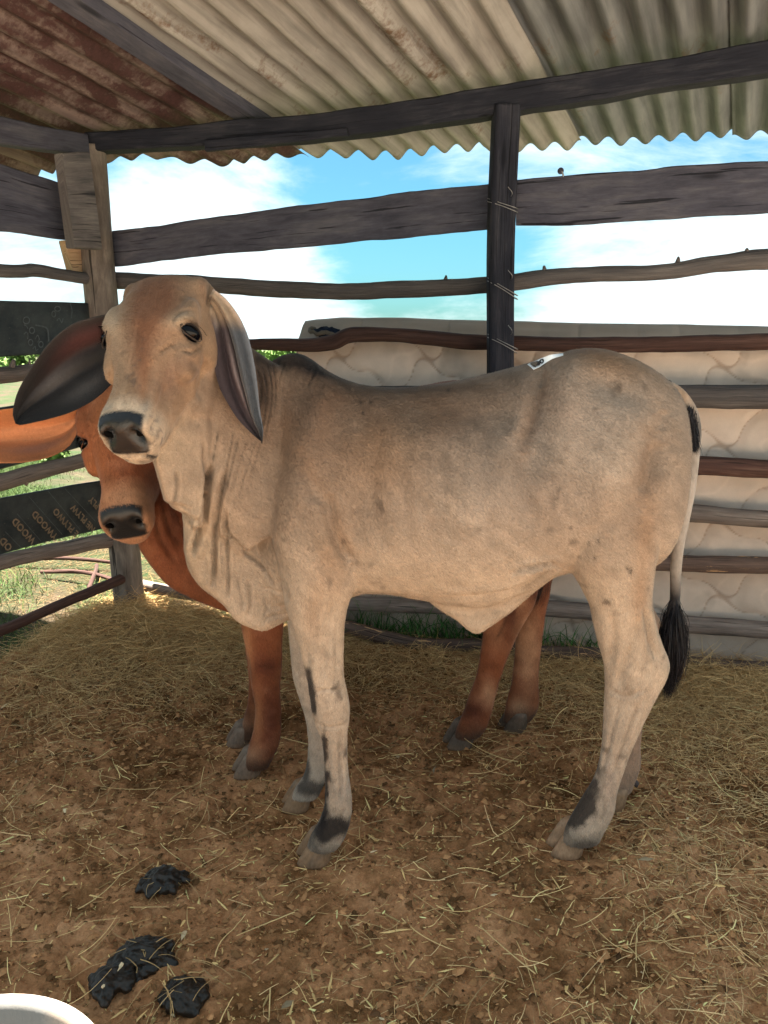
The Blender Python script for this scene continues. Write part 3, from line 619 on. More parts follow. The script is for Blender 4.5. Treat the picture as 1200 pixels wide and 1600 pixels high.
# ------------------------------------------------------------------ cattle
def smooth_mesh(V, E, it=4, lam=0.5):
    for _ in range(it):
        s = np.zeros_like(V); c = np.bincount(E.ravel(), minlength=len(V)).astype(float)
        for k in range(3): s[:, k] = np.bincount(E[:, 0], V[E[:, 1], k], len(V)) + np.bincount(E[:, 1], V[E[:, 0], k], len(V))
        V = V + lam * (s / np.maximum(c, 1)[:, None] - V)
    return V
def remesh(parts, voxel, it):
    V, Fc = merge(parts); o = mesh_obj('tmp', V, Fc); m = o.modifiers.new('r', 'REMESH'); m.mode = 'VOXEL'; m.voxel_size = voxel; m.use_smooth_shade = True
    me = bpy.data.meshes.new_from_object(o.evaluated_get(bpy.context.evaluated_depsgraph_get())); bpy.data.objects.remove(o)
    n = len(me.vertices); co = np.zeros(n * 3, np.float32); me.vertices.foreach_get('co', co); V = co.reshape(-1, 3).astype(float)
    e = np.zeros(len(me.edges) * 2, np.int32); me.edges.foreach_get('vertices', e); E = e.reshape(-1, 2)
    V = smooth_mesh(V, E, it); return me, V, E
def normals(me, V):
    me.vertices.foreach_set('co', V.astype(np.float32).ravel()); me.update(); n = np.zeros(len(V) * 3, np.float32); me.vertex_normals.foreach_get('vector', n); return n.reshape(-1, 3).astype(float)
def seg_dist(Q, P):
    """distance of points Q (n,2) to polyline P, and the running parameter 0..1"""
    best = np.full(len(Q), 1e9); par = np.zeros(len(Q)); L_ = np.r_[0, np.cumsum(np.linalg.norm(np.diff(P, axis=0), axis=1))]
    for i in range(len(P) - 1):
        a, b_ = P[i], P[i + 1]; ab = b_ - a; t = np.clip(((Q - a) @ ab) / (ab @ ab + 1e-9), 0, 1); d = np.linalg.norm(Q - (a + t[:, None] * ab), axis=1)
        m = d < best; best[m] = d[m]; par[m] = ((L_[i] + t * (L_[i + 1] - L_[i])) / L_[-1])[m]
    return best, par
def spl(P, n=6): return catmull(np.array([(x, y, 0) for x, y in P], float), n)[:, :2]
TH_ = np.arange(40) / 40 * 2 * math.pi
def ering(c, a1, r1, a2, r2, p=1.0, n=40):
    th = np.arange(n) / n * 2 * math.pi; c_, s_ = np.cos(th), np.sin(th)
    return np.asarray(c) + np.outer(np.sign(c_) * np.abs(c_) ** p * r1, a1) + np.outer(np.sign(s_) * np.abs(s_) ** p * r2, a2)
def torso_rings(st, Yc, tf):
    rows = np.array(st, float); k = np.linspace(0, len(rows) - 1, len(rows) * 3 - 2); I = np.arange(len(rows))
    P = np.stack([np.interp(k, I, rows[:, j]) for j in range(rows.shape[1])], 1)
    for j in range(rows.shape[1]):           # smooth the stations
        P[:, j] = catmull(np.stack((rows[:, j], I, I * 0.0), 1), 3)[:, 0]
    rings = []
    for px, top, bot, w_, pt in P:
        T, B = U(px, top, Yc), U(px, bot, Yc); c = (T + B) / 2; h = (T - B) / 2
        th = np.arange(56) / 56 * 2 * math.pi; sn, cs = np.sin(th), np.cos(th)
        cc = np.sign(cs) * np.abs(cs) ** np.where(sn > 0, pt, 0.85)
        rings.append(tf(c + np.outer(sn, h) + np.outer(cc * w_, (0, 1, 0))))
    return rings
def leg_rings(st, Ytop=None, tf=lambda p: p, dpt=0):
    """stations: py, left px, right px, depth Y, lateral half width"""
    rows = np.array(st, float); n = len(rows); I = np.arange(n); P = np.stack([catmull(np.stack((rows[:, j], I, I * 0.0), 1), 4)[:, 0] for j in range(rows.shape[1])], 1)
    rings = []
    for py, l, r, Y, w_ in P:
        a, b_ = U(l, py, Y), U(r, py, Y); c = (a + b_) / 2; ax = (b_ - a) / 2; rr = np.linalg.norm(ax)
        rings.append(tf(ering(c, ax / rr, rr, (0, 1, 0), w_, 0.95)))
    return rings
def sheet_solid(outline, Yf, thick, tf=lambda p: p):
    """rounded slab from a measured outline: a skin fold with real thickness"""
    P = spl(outline + [outline[0]], 5)[:-1]; c = P.mean(0); rings = []
    for k, s in ((-1, 0.86), (-0.75, 0.96), (-0.3, 1.0), (0.3, 1.0), (0.75, 0.96), (1, 0.86)):
        rings.append(tf(np.array([U(*(c + (p - c) * s), Yf(*p) + k * thick) for p in P])))
    return loft(rings)
def head_frame(poll, nose, yaw, flip=1):
    a = np.array(nose) - np.array(poll); Lh = np.linalg.norm(a); a /= Lh
    r = np.array((1.0, 0, 0)); r -= a * r.dot(a); r /= np.linalg.norm(r); n = np.cross(r, a)      # n towards the camera side
    if n[1] > 0: n = -n
    c, s = math.cos(yaw), math.sin(yaw); n2 = n * c - r * s; r2 = r * c + n * s
    return np.array(poll), a, r2, n2, Lh
def head_parts(fr, k=1.0):
    o, a, r, n, Lh = fr; P = lambda t, x, z: o + a * (t * Lh - 0.34 * k * (z + 0.05) * min(1, max(0, (t - 0.72) / 0.2))) + r * x * k + n * z * k
    # t, half width, front, back(jaw), exponent, crown shift
    st = [(-0.048, 0.082, -0.036, -0.10), (-0.042, 0.095, -0.012, -0.135), (-0.01, 0.101, 0.004, -0.165), (0.07, 0.099, 0.014, -0.19), (0.16, 0.101, 0.020, -0.21), (0.27, 0.106, 0.025, -0.23), (0.37, 0.104, 0.028, -0.245), (0.46, 0.089, 0.022, -0.250), (0.56, 0.074, 0.016, -0.235),
          (0.66, 0.061, 0.010, -0.195), (0.76, 0.053, 0.006, -0.160), (0.85, 0.055, 0.004, -0.132), (0.92, 0.058, 0.003, -0.112), (0.975, 0.057, 0.000, -0.100), (1.005, 0.051, -0.006, -0.094), (1.02, 0.038, -0.018, -0.080)]
    rows = np.array(st); I = np.arange(len(rows)); Q = np.stack([catmull(np.stack((rows[:, j], I, I * 0.0), 1), 3)[:, 0] for j in range(4)], 1); rings = []
    for t, w_, f, b_ in Q:
        cz = (f + b_) / 2; hz = (f - b_) / 2; th = np.arange(48) / 48 * 2 * math.pi; cs, sn = np.cos(th), np.sin(th)
        jaw = np.where(sn < 0, 1 - 0.42 * (-sn) ** 1.3 * (1 if t < 0.8 else 0.6), 1.0); pe = 0.72 if t > 0.1 else 0.85
        x = np.sign(cs) * np.abs(cs) ** pe * w_ * jaw; z = np.sign(sn) * np.abs(sn) ** np.where(sn > 0, 0.82, 0.9) * hz + cz
        rings.append(np.array([P(t, xx, zz_) for xx, zz_ in zip(x, z)]))
    parts = [loft(rings)]
    def ball(t, x, z, r1, r2, r3, m=20):
        rs = []
        for q in np.linspace(-0.98, 0.98, 11):
            rs.append(ering(P(t, x, z) + a * q * r1, r, r2 * math.sqrt(1 - q * q), n, r3 * math.sqrt(1 - q * q), 1, m))
        parts.append(loft(rs))
    for s in (-1, 1):
        ball(0.29, s * 0.082, -0.014, 0.050 * k, 0.020 * k, 0.026 * k)      # brow ridge over the eye
        ball(0.44, s * 0.076, -0.055, 0.065 * k, 0.024 * k, 0.040 * k)      # cheek bone
        ball(0.42, s * 0.060, -0.150, 0.090 * k, 0.030 * k, 0.075 * k)      # jaw muscle
        ball(0.93, s * 0.036, -0.052, 0.036 * k, 0.023 * k, 0.046 * k)      # lip cushions
        ball(0.035, s * 0.074, -0.050, 0.040 * k, 0.022 * k, 0.045 * k)
    ball(0.925, 0, -0.100, 0.030 * k, 0.040 * k, 0.020 * k)                      # chin
    ball(-0.03, 0, -0.06, 0.032 * k, 0.032 * k, 0.050 * k)                      # poll knob
    return parts, P
def gauss_px(Q, x, y, rx, ry, ang=0):
    dx, dy = Q[:, 0] - x, Q[:, 1] - y; c, s = math.cos(R(ang)), math.sin(R(ang)); u = (dx * c + dy * s) / rx; v = (-dx * s + dy * c) / ry
    return np.exp(-(u * u + v * v))
def apply_folds(V, Nn, Q, folds, mask, rag=0):
    """cut skin folds: each is (polyline, half width px, depth m, side) and fades at both ends"""
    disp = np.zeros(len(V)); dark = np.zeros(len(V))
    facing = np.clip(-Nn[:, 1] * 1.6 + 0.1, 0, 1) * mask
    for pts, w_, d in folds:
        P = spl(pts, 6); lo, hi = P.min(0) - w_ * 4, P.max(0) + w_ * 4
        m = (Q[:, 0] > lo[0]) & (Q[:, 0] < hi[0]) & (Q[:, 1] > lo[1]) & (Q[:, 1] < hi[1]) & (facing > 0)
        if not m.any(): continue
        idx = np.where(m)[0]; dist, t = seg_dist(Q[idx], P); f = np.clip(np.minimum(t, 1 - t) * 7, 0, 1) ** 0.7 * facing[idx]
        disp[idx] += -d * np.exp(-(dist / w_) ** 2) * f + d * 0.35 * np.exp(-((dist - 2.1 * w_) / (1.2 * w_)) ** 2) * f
        dark[idx] = np.maximum(dark[idx], np.exp(-(dist / (w_ * 0.7)) ** 2) * f * min(1, d / 0.004) * (w_ < 5))  # crease mask, used to paint shade into the folds
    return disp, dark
# ---- the grey fawn heifer in front
YM = 2.02; ident = lambda p: p
torso = [(385, 660, 880, .05, 1), (402, 592, 910, .09, 1), (422, 566, 940, .12, 1.0), (448, 553, 955, .15, 1.05), (478, 556, 955, .175, 1.1), (512, 580, 948, .19, 1.15), (555, 598, 925, .205, 1.2), (620, 605, 924, .228, 1.15), (700, 597, 936, .242, 1.15), (760, 584, 936, .242, 1.15),
         (820, 568, 915, .228, 1.1), (862, 556, 895, .215, 1.0), (900, 545, 885, .21, .95), (940, 545, 880, .205, .95), (980, 556, 885, .195, 1.0), (1015, 573, 880, .17, 1.0), (1045, 596, 845, .13, 1.0), (1062, 622, 770, .085, 1.0), (1070, 655, 715, .03, 1.0)]
def near_hind(dY=0.0, dX=0.0): return [(650, 905, 1064, 1.95 + dY, .075), (740, 880, 1052, 1.93 + dY, .10), (810, 874, 1036, 1.92 + dY, .10), (865, 880, 1024, 1.92 + dY, .092), (905, 900, 1019, 1.92 + dY, .078), (943, 920, 1018, 1.92 + dY, .062), (975, 927, 1025, 1.92 + dY, .052), (1005, 934, 1035, 1.92 + dY, .045),
    (1035, 942, 1046, 1.92 + dY, .042), (1060, 944, 1041, 1.92 + dY, .040), (1097, 944, 1022, 1.918 + dY, .036), (1130, 942, 1006, 1.915 + dY, .032), (1170, 939, 988, 1.912 + dY, .028), (1210, 930, 973, 1.91 + dY, .028), (1240, 914, 964, 1.908 + dY, .031), (1268, 897, 960, 1.905 + dY, .035), (1292, 884, 948, 1.90 + dY, .035), (1318, 878, 934, 1.90 + dY, .03)]
near_front = [(690, 428, 545, 1.93, .05), (760, 422, 560, 1.90, .07), (830, 425, 558, 1.885, .072), (885, 436, 556, 1.88, .066), (920, 441, 553, 1.88, .058), (950, 447, 543, 1.882, .05), (1000, 463, 538, 1.885, .044), (1055, 478, 538, 1.886, .038), (1085, 483, 544, 1.886, .037),
    (1110, 486, 548, 1.886, .036), (1135, 493, 545, 1.886, .032), (1160, 503, 543, 1.886, .027), (1200, 507, 544, 1.886, .025), (1235, 508, 549, 1.886, .029), (1262, 505, 551, 1.886, .032), (1288, 495, 547, 1.882, .031), (1308, 484, 540, 1.88, .031), (1326, 478, 528, 1.88, .028)]
far_front = [(800, 420, 520, 2.09, .06), (890, 430, 510, 2.12, .055), (960, 447, 510, 2.13, .046), (1010, 452, 505, 2.13, .038), (1060, 458, 508, 2.13, .033), (1100, 470, 516, 2.13, .034), (1125, 477, 518, 2.13, .031), (1160, 481, 515, 2.13, .023), (1195, 478, 510, 2.13, .023), (1214, 472, 510, 2.13, .028), (1230, 461, 505, 2.128, .029), (1247, 454, 496, 2.125, .026)]
far_hind = [(py + (-78 if py > 1240 else 0) * 0, l, r, Y, w_) for (py, l, r, Y, w_) in near_hind()]
def shift_tf(dx, dy): return lambda p: np.asarray(p) + (dx, dy, 0)
def neck_rings(st, tf=ident):
    """st: px, py, Y, vertical radius px, lateral radius m; ring planes follow the path"""
    rows = np.array(st, float); I = np.arange(len(rows)); Q = np.stack([catmull(np.stack((rows[:, j], I, I * 0.0), 1), 4)[:, 0] for j in range(rows.shape[1])], 1)
    C = np.array([U(x, y, Y) for x, y, Y, *_ in Q]); T = np.gradient(C, axis=0); T /= np.linalg.norm(T, axis=1)[:, None]; rings = []
    for c, t, q in zip(C, T, Q):
        s = np.cross(t, (0, 0, 1)); s /= np.linalg.norm(s); v = np.cross(s, t); rings.append(tf(ering(c, s, q[4], v, q[3] / F * c[1], 0.95)))
    return rings
poll = U(250, 434, 1.85); nose = U(178, 666, 1.58); HK = 1.13
FR = head_frame(poll, nose, R(12)); hp, HP = head_parts(FR, HK)
neck = [(462, 750, 2.02, 150, .150), (436, 726, 2.00, 150, .140), (400, 695, 1.97, 140, .115), (362, 655, 1.94, 118, .098), (325, 605, 1.93, 98, .088), (298, 555, 1.93, 78, .078)]
dew1 = [(236, 716), (248, 742), (255, 772), (268, 792), (284, 800), (287, 845), (292, 882), (304, 906), (318, 922), (336, 935), (352, 948), (366, 968), (388, 980), (412, 986), (436, 976), (470, 950), (480, 860), (470, 760), (420, 700), (350, 640), (285, 640), (245, 680)]
dewY = lambda x, y: float(np.interp(x, (230, 300, 380, 480), (1.80, 1.90, 1.95, 2.00)))
chin = [(232, 700), (244, 738), (253, 772), (262, 790), (290, 805), (310, 830), (318, 812), (322, 740), (330, 660), (290, 630), (250, 660)]
parts = [loft(torso_rings(torso, YM, ident)), loft(leg_rings(near_hind())), loft([r + (0.045 + 0.135 * max(0.0, min(1.0, (0.75 - r[0][2]) / 0.75)), 0.25, 0.0) for r in leg_rings(near_hind())]), loft(leg_rings(near_front)), loft(leg_rings(far_front)), loft(neck_rings(neck)),
         sheet_solid(dew1, dewY, 0.028), sheet_solid(chin, lambda x, y: float(np.interp(x, (230, 330), (1.76, 1.86))), 0.05)]
navel = [(655, 925), (680, 948), (710, 968), (735, 988), (748, 990), (765, 980), (800, 955), (835, 925), (865, 895), (840, 850), (740, 870), (670, 890)]
parts.append(sheet_solid(navel, lambda x, y: 1.99, 0.022))
# hip bone, stifle and shoulder masses
def blob_px(x, y, Y, rx, ry, rz, parts=parts, tf=ident):
    c = U(x, y, Y); rs = [tf(ering(c + np.array((0, 0, 1)) * q * rz, (1, 0, 0), rx * math.sqrt(1 - q * q), (0, 1, 0), ry * math.sqrt(1 - q * q), 1, 24)) for q in np.linspace(-0.98, 0.98, 13)]; parts.append(loft(rs))
parts += hp
me, V, E = remesh(parts, 0.0055, 7)
Nn = normals(me, V); Q = proj(V)
fo, fa, frr, fn_, fL = FR
def hlocal(V): d = V - fo; return d @ fa / fL, d @ frr, d @ fn_
t_, x_, z_ = hlocal(V)
isface = (t_ > -0.1) & (t_ < 1.1) & (np.abs(x_) < 0.15) & (z_ > -0.13) & (V[:, 1] < 1.93)
folds = [
 # dewlap
 ([(330, 725), (323, 760), (319, 800), (312, 832), (300, 868)], 4.5, .024), ([(318, 690), (320, 760), (318, 815), (310, 830), (296, 820)], 3, .010), ([(222, 778), (268, 790), (285, 792), (300, 800)], 3, .006),
 ([(356, 725), (347, 765), (339, 805), (336, 850), (335, 900), (330, 918)], 3.6, .020), ([(352, 790), (355, 850), (357, 900), (357, 935)], 2.6, .012), ([(344, 800), (346, 860), (350, 900)], 1.8, .005),
 ([(346, 790), (352, 825), (375, 855), (405, 880), (430, 915)], 3.0, .009), ([(388, 905), (392, 940), (388, 962)], 2.6, .005), ([(372, 900), (376, 930), (380, 950)], 2.2, .004), ([(405, 915), (425, 920), (440, 926)], 2.0, .005),
 ([(412, 968), (425, 962), (450, 958)], 2.5, .006), ([(418, 940), (430, 948), (444, 944)], 2, .004), ([(410, 930), (418, 948), (412, 962)], 2, .004), ([(284, 800), (300, 812), (318, 808)], 3, .006), ([(275, 735), (278, 765), (272, 790)], 3, .006),
 # neck wrinkles fanning from behind the ear
 ([(343, 665), (336, 700), (330, 730), (322, 762)], 1.5, .006), ([(366, 672), (356, 720), (350, 760)], 1.5, .005), ([(374, 680), (362, 730), (352, 775)], 1.6, .006), ([(388, 682), (374, 725), (365, 760)], 1.4, .0045), ([(400, 690), (382, 745), (372, 780)], 1.3, .004),
 ([(408, 690), (396, 730), (384, 770)], 1.2, .0035), ([(414, 672), (402, 720), (390, 765)], 1.1, .003), ([(404, 580), (408, 620), (404, 650), (412, 600)], 1.4, .004),
 ([(402, 572), (409, 600), (408, 622)], 1.5, .006), ([(410, 570), (417, 600), (416, 640), (408, 680)], 1.6, .007), ([(418, 568), (426, 600), (424, 640), (413, 690)], 1.5, .006), ([(426, 567), (432, 598), (430, 640)], 1.3, .004), ([(436, 566), (431, 588), (432, 606)], 1.3, .0035), ([(446, 565), (440, 585), (438, 600)], 1.2, .003), ([(495, 572), (488, 590), (480, 606)], 1.8, .004),
 # leg tendons and joints
 ([(533, 1135), (531, 1180), (533, 1250)], 3.0, .006), ([(512, 1150), (513, 1200), (518, 1240)], 3.0, .004), ([(492, 1128), (515, 1136), (542, 1130)], 2.5, .003), ([(488, 1082), (512, 1076), (540, 1080)], 3, .003), ([(516, 940), (510, 1000), (505, 1060)], 5, .006), ([(538, 1262), (532, 1280), (536, 1298)], 3, .004),
 ([(1008, 950), (1014, 990), (1024, 1030)], 4.5, .010), ([(985, 1010), (975, 1040), (965, 1075)], 5, .006), ([(1000, 1095), (980, 1150), (958, 1215)], 3.2, .007), ([(968, 1100), (956, 1150), (940, 1210)], 3, .004), ([(950, 1075), (975, 1088), (1005, 1078)], 3, .003), ([(940, 1240), (946, 1262), (940, 1285)], 3, .004), ([(955, 960), (958, 1000), (952, 1040)], 6, .005),
 # flank and thigh
 ([(878, 886), (862, 880), (840, 884), (812, 890), (800, 898)], 3.5, .012), ([(860, 884), (835, 905), (800, 925), (740, 934), (680, 934)], 5, .010), ([(868, 885), (845, 905), (815, 925)], 2.5, .006),
 ([(842, 575), (838, 620), (826, 665), (812, 700)], 11, .012), ([(850, 560), (846, 600)], 6, .006), ([(1035, 690), (1020, 735), (1000, 770)], 12, .008), ([(1035, 670), (1040, 640)], 9, .005),
 ([(1000, 960), (990, 1000), (985, 1050)], 6, .005), ([(1018, 990), (1006, 1040), (995, 1090)], 5, .004), ([(812, 690), (820, 760), (835, 830)], 13, .006),
 # elbow and shoulder
 ([(545, 893), (549, 886), (552, 880)], 2.2, .008), ([(553, 880), (530, 850), (516, 810), (512, 770)], 9, .010), ([(437, 900), (450, 940)], 5, .006), ([(552, 935), (580, 928), (640, 932)], 4, .006), ([(500, 790), (480, 740), (470, 700)], 12, .005), ([(478, 1000), (482, 1060), (490, 1110)], 5, .004), ([(530, 1000), (528, 1050)], 5, .003),
 ([(700, 650), (690, 760), (705, 850)], 12, .0040), ([(640, 660), (630, 760), (648, 860)], 11, .0034), ([(760, 660), (752, 760), (768, 850)], 12, .0042), ([(590, 680), (582, 770), (600, 860)], 10, .003), ([(728, 655), (722, 760), (736, 850)], 10, .0028), ([(670, 655), (660, 760), (676, 860)], 10, .0028),
 # face
 ([(262, 600), (250, 640), (238, 680)], 8, .008), ([(276, 536), (262, 543), (248, 552)], 3.5, .003), ([(298, 560), (316, 580), (312, 625)], 8, .008), ([(214, 712), (226, 711), (238, 714), (244, 718)], 2.2, .006),
 ([(268, 512), (276, 495), (292, 486), (308, 488)], 2.5, .002), ([(324, 480), (330, 440), (326, 424)], 3, .005), ([(284, 548), (304, 550), (320, 534)], 2.5, .005), ([(225, 640), (232, 600), (236, 560)], 7, .005), ([(166, 640), (176, 610), (176, 570)], 5, .004), ([(322, 560), (324, 610), (300, 670)], 9, .006)]
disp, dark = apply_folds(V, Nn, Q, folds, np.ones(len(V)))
for x, y, rx, ry, an, h in ((842, 690, 24, 80, 12, -.030), (1018, 705, 22, 65, 12, -.020), (975, 612, 44, 20, 25, -.012), (565, 770, 26, 100, 5, -.014), (415, 740, 22, 90, 12, -.010), (885, 600, 22, 46, 8, .020), (945, 760, 36, 60, 12, .013), (930, 930, 20, 40, 0, -.005), (780, 650, 60, 30, -8, -.012), (700, 640, 80, 20, -3, -.006), (480, 700, 22, 100, 12, .008), (500, 640, 20, 60, 15, .008), (455, 820, 30, 60, 0, .008), (975, 1050, 8, 60, 8, -.006), (1000, 1010, 8, 50, 10, -.004), (520, 1100, 14, 18, 0, .004), (524, 1000, 6, 50, 0, -.004)): disp += h * gauss_px(Q, x, y, rx, ry, an) * np.clip(-Nn[:, 1] * 1.4, 0, 1)
# raised masses: hip, shoulder blade, stifle, hock tendon
for x, y, rx, ry, an, h in ((880, 640, 30, 60, 10, .010), (905, 570, 40, 22, 0, .012), (960, 720, 45, 90, 10, .008), (480, 700, 28, 90, 12, .010), (520, 905, 30, 30, 0, .007), (925, 850, 45, 60, 0, .006), (275, 500, 30, 14, -20, .004), (600, 860, 90, 60, 0, .004)):
    disp += h * gauss_px(Q, x, y, rx, ry, an) * np.clip(-Nn[:, 1] * 1.4, 0, 1)
wr = np.clip(1 - np.abs(Q[:, 0] - 425) / 70, 0, 1) * np.clip(1 - np.abs(Q[:, 1] - 830) / 140, 0, 1)
disp += 0.0016 * wr * fbm(np.stack((Q[:, 0] / 7 + Q[:, 1] / 26, Q[:, 1] / 60, Q[:, 0] * 0), 1), 3, 33)
disp += 0.0022 * fbm(V * 9, 3, 40) + 0.0006 * fbm(V * 60, 2, 41)
# nostrils and muzzle
nosemask = np.zeros(len(V)); nost = np.zeros(len(V))
def paint_nose(V, Nn, Lc, k=1.0):
    t, x, z = Lc
    pad = np.clip((0.0440 * k - np.abs(x) + 0.12 * (z + 0.05 * k) - 0.006 * k * (z < -0.07 * k)) / 0.005, 0, 1) * np.clip((t - 0.945) / 0.012, 0, 1) * np.clip((z + 0.074 * k) / 0.006, 0, 1)
    ns = sum(np.exp(-((((x - s * 0.033 * k) * 0.85 + s * (z + 0.036 * k) * 0.5) / (0.0095 * k)) ** 2 + (((z + 0.036 * k) * 0.85 - s * (x - s * 0.033 * k) * 0.5) / (0.017 * k)) ** 2)) for s in (-1, 1)) * np.clip((t - 0.90) / 0.03, 0, 1)
    return pad, ns
pad, nost = paint_nose(V, Nn, (t_ + 0.34 * HK * (z_ / HK + 0.05) * np.clip((t_ - 0.72) / 0.2, 0, 1) / fL, x_, z_), HK)
disp -= 0.026 * nost
# eye sockets
EYE = [(0.315, 1), (0.315, -1)]
def eye_pos(V, Lc, P, s, te=0.315, ze=-0.040, k=1.0):
    t, x, z = Lc; m = (np.abs(t - te) < 0.03) & (np.abs(z - ze * k) < 0.012) & (x * s > 0); return float(np.median(x[m])) if m.any() else s * 0.1 * k
eyes = []
for s in (1, -1):
    xe = eye_pos(V, (t_, x_, z_), HP, s, 0.365, -0.016, HK); c = fo + fa * 0.375 * fL + frr * xe + fn_ * (-0.016 * HK); eyes.append((s, c)); print('EYE', proj(c))
    d = np.linalg.norm(V - c, axis=1); dz_ = (t_ - 0.375) * fL; dn = (z_ + 0.016 * HK); lat = (x_ - xe); dn = np.hypot(dn, lat) * np.sign(dn)
    rr = np.sqrt((dz_ / 0.015) ** 2 + (dn / 0.026) ** 2); near_ = (d < 0.07) * (1.0 if s > 0 else 0.5)
    disp += near_ * (-0.016 * np.exp(-rr ** 2.4) + 0.0022 * np.exp(-((rr - 1.4) / 0.35) ** 2) * (1 + 1.0 * (dz_ < 0)))
V = V + Nn * disp[:, None]; V = smooth_mesh(V, E, 1, 0.25); Nn = normals(me, V)
# coat colour, with painted shade in the folds and nostrils
def lerp(c, col, f): return c + (np.array(col) - c) * f[:, None]
C = np.tile((0.355, 0.262, 0.192), (len(V), 1)); LIGHT = (0.57, 0.46, 0.35); GREYC = (0.35, 0.295, 0.25); BROWN = (0.185, 0.105, 0.064); DARK = (0.014, 0.011, 0.012); RUST = (0.36, 0.20, 0.105)
yy = Q[:, 1]; xx = Q[:, 0]; nz = fbm(V * 7, 4, 50); nz2 = fbm(V * 30, 3, 51)
def patch(g, thr=0.5, soft=0.5, nk=0.7): return np.clip((g + nk * nz2 + 0.6 * nk * nz - thr) / soft + 0.5, 0, 1)
C = lerp(C, LIGHT, np.clip((yy - 800 + nz * 60) / 130, 0, 1) * 0.75)
C = lerp(C, LIGHT, np.clip((yy - 950) / 100, 0, 1) * 0.6)
C = lerp(C, GREYC, gauss_px(Q, 830, 700, 200, 140) * (0.9 + nz * 0.9).clip(0, 1))
C = lerp(C, (0.30, 0.215, 0.155), gauss_px(Q, 700, 690, 130, 90) * 0.6)
C = lerp(C, BROWN, np.clip(gauss_px(Q, 560, 630, 230, 62, 3) * 1.2 + gauss_px(Q, 475, 670, 95, 110) * 1.1, 0, 1) * (0.85 + nz * 0.6).clip(0, 1))
C = lerp(C, (0.23, 0.14, 0.09), gauss_px(Q, 770, 600, 110, 34, -8) * 0.5)
C = lerp(C, (0.26, 0.165, 0.105), gauss_px(Q, 850, 760, 60, 90, 10) * 0.4)
C = lerp(C, RUST, gauss_px(Q, 950, 562, 95, 26, 10) * 0.75); C = lerp(C, (0.24, 0.13, 0.075), gauss_px(Q, 920, 550, 60, 12, 2) * 0.5)
C = lerp(C, RUST, gauss_px(Q, 1010, 830, 18, 70) * 0.5 + gauss_px(Q, 1000, 930, 14, 45) * 0.5)
C = lerp(C, (0.27, 0.17, 0.11), gauss_px(Q, 1015, 720, 22, 70, 15) * 0.5)
C = lerp(C, RUST, np.clip(gauss_px(Q, 520, 870, 30, 60) * 0.5 + gauss_px(Q, 600, 720, 60, 60) * 0.45 + gauss_px(Q, 490, 960, 16, 50) * 0.35, 0, 1))
C = lerp(C, (0.46, 0.37, 0.29), np.clip(gauss_px(Q, 930, 720, 60, 40) + gauss_px(Q, 700, 800, 60, 30), 0, 1) * (0.6 + nz2).clip(0, 1) * 0.5)
C = lerp(C, DARK, np.clip(gauss_px(Q, 452, 556, 60, 20, 0) * 1.1 + gauss_px(Q, 520, 588, 60, 14, 18) * 1.1 + gauss_px(Q, 410, 605, 22, 66) * 0.85 + gauss_px(Q, 475, 650, 24, 55, 0) * 0.3, 0, 1) * (xx > 385) * (0.9 + 0.4 * nz2).clip(0, 1))
C = lerp(C, (0.12, 0.075, 0.05), gauss_px(Q, 640, 606, 130, 9) * 0.8); C = lerp(C, (0.16, 0.095, 0.06), gauss_px(Q, 835, 650, 10, 60, 14) * 0.65)
for x, y in ((579, 627), (567, 643), (563, 628), (890, 822), (920, 845), (935, 842), (748, 826), (985, 890), (553, 800), (700, 610), (980, 886), (986, 892), (930, 870), (905, 868)): C = lerp(C, DARK, gauss_px(Q, x, y, 2.6, 3) * 0.85)
nearf = (V[:, 1] < 2.03) & (xx < 600)
C = lerp(C, DARK, patch(np.maximum.reduce((gauss_px(Q, 486, 1080, 7, 55, -10), gauss_px(Q, 505, 1240, 10, 62), gauss_px(Q, 507, 1170, 5, 45)))) * 0.92 * nearf * (yy > 990))
C = lerp(C, DARK, patch(gauss_px(Q, 514, 1294, 36, 21, -20) * 1.3) * 0.93 * nearf); C = lerp(C, (0.52, 0.45, 0.38), gauss_px(Q, 543, 1230, 14, 30) * 0.6 * nearf)
far_f = (V[:, 1] > 2.03) & (xx < 540) & (yy > 950); C = lerp(C, (0.60, 0.50, 0.40), far_f * 0.7); C = lerp(C, DARK, far_f * patch(np.maximum(gauss_px(Q, 478, 1195, 9, 34), gauss_px(Q, 484, 1232, 32, 15))) * 0.8)
C = lerp(C, DARK, patch(gauss_px(Q, 903, 1262, 24, 48, 35) * 1.5) * 0.88 * (xx > 850) * (V[:, 1] < 2.1)); C = lerp(C, (0.46, 0.36, 0.29), gauss_px(Q, 955, 1230, 10, 40) * 0.6)
C = lerp(C, (0.26, 0.18, 0.12), patch(gauss_px(Q, 983, 1078, 12, 18), 0.6, 0.5) * 0.6 * (xx > 900)); C = lerp(C, DARK, patch(gauss_px(Q, 935, 1195, 5, 26), 0.6) * 0.6 * (xx > 900))
spk = np.clip((fbm(V * 110, 2, 77) - 0.22) * 6, 0, 1) * np.clip((yy - 960) / 80, 0, 1) * (nz + 0.5).clip(0, 1); C = lerp(C, (0.14, 0.10, 0.08), spk * 0.45)
fh_ = (V[:, 1] > 2.1) & (xx > 850) & (yy > 950); C = lerp(C, (0.30, 0.15, 0.085), fh_ * 0.55)
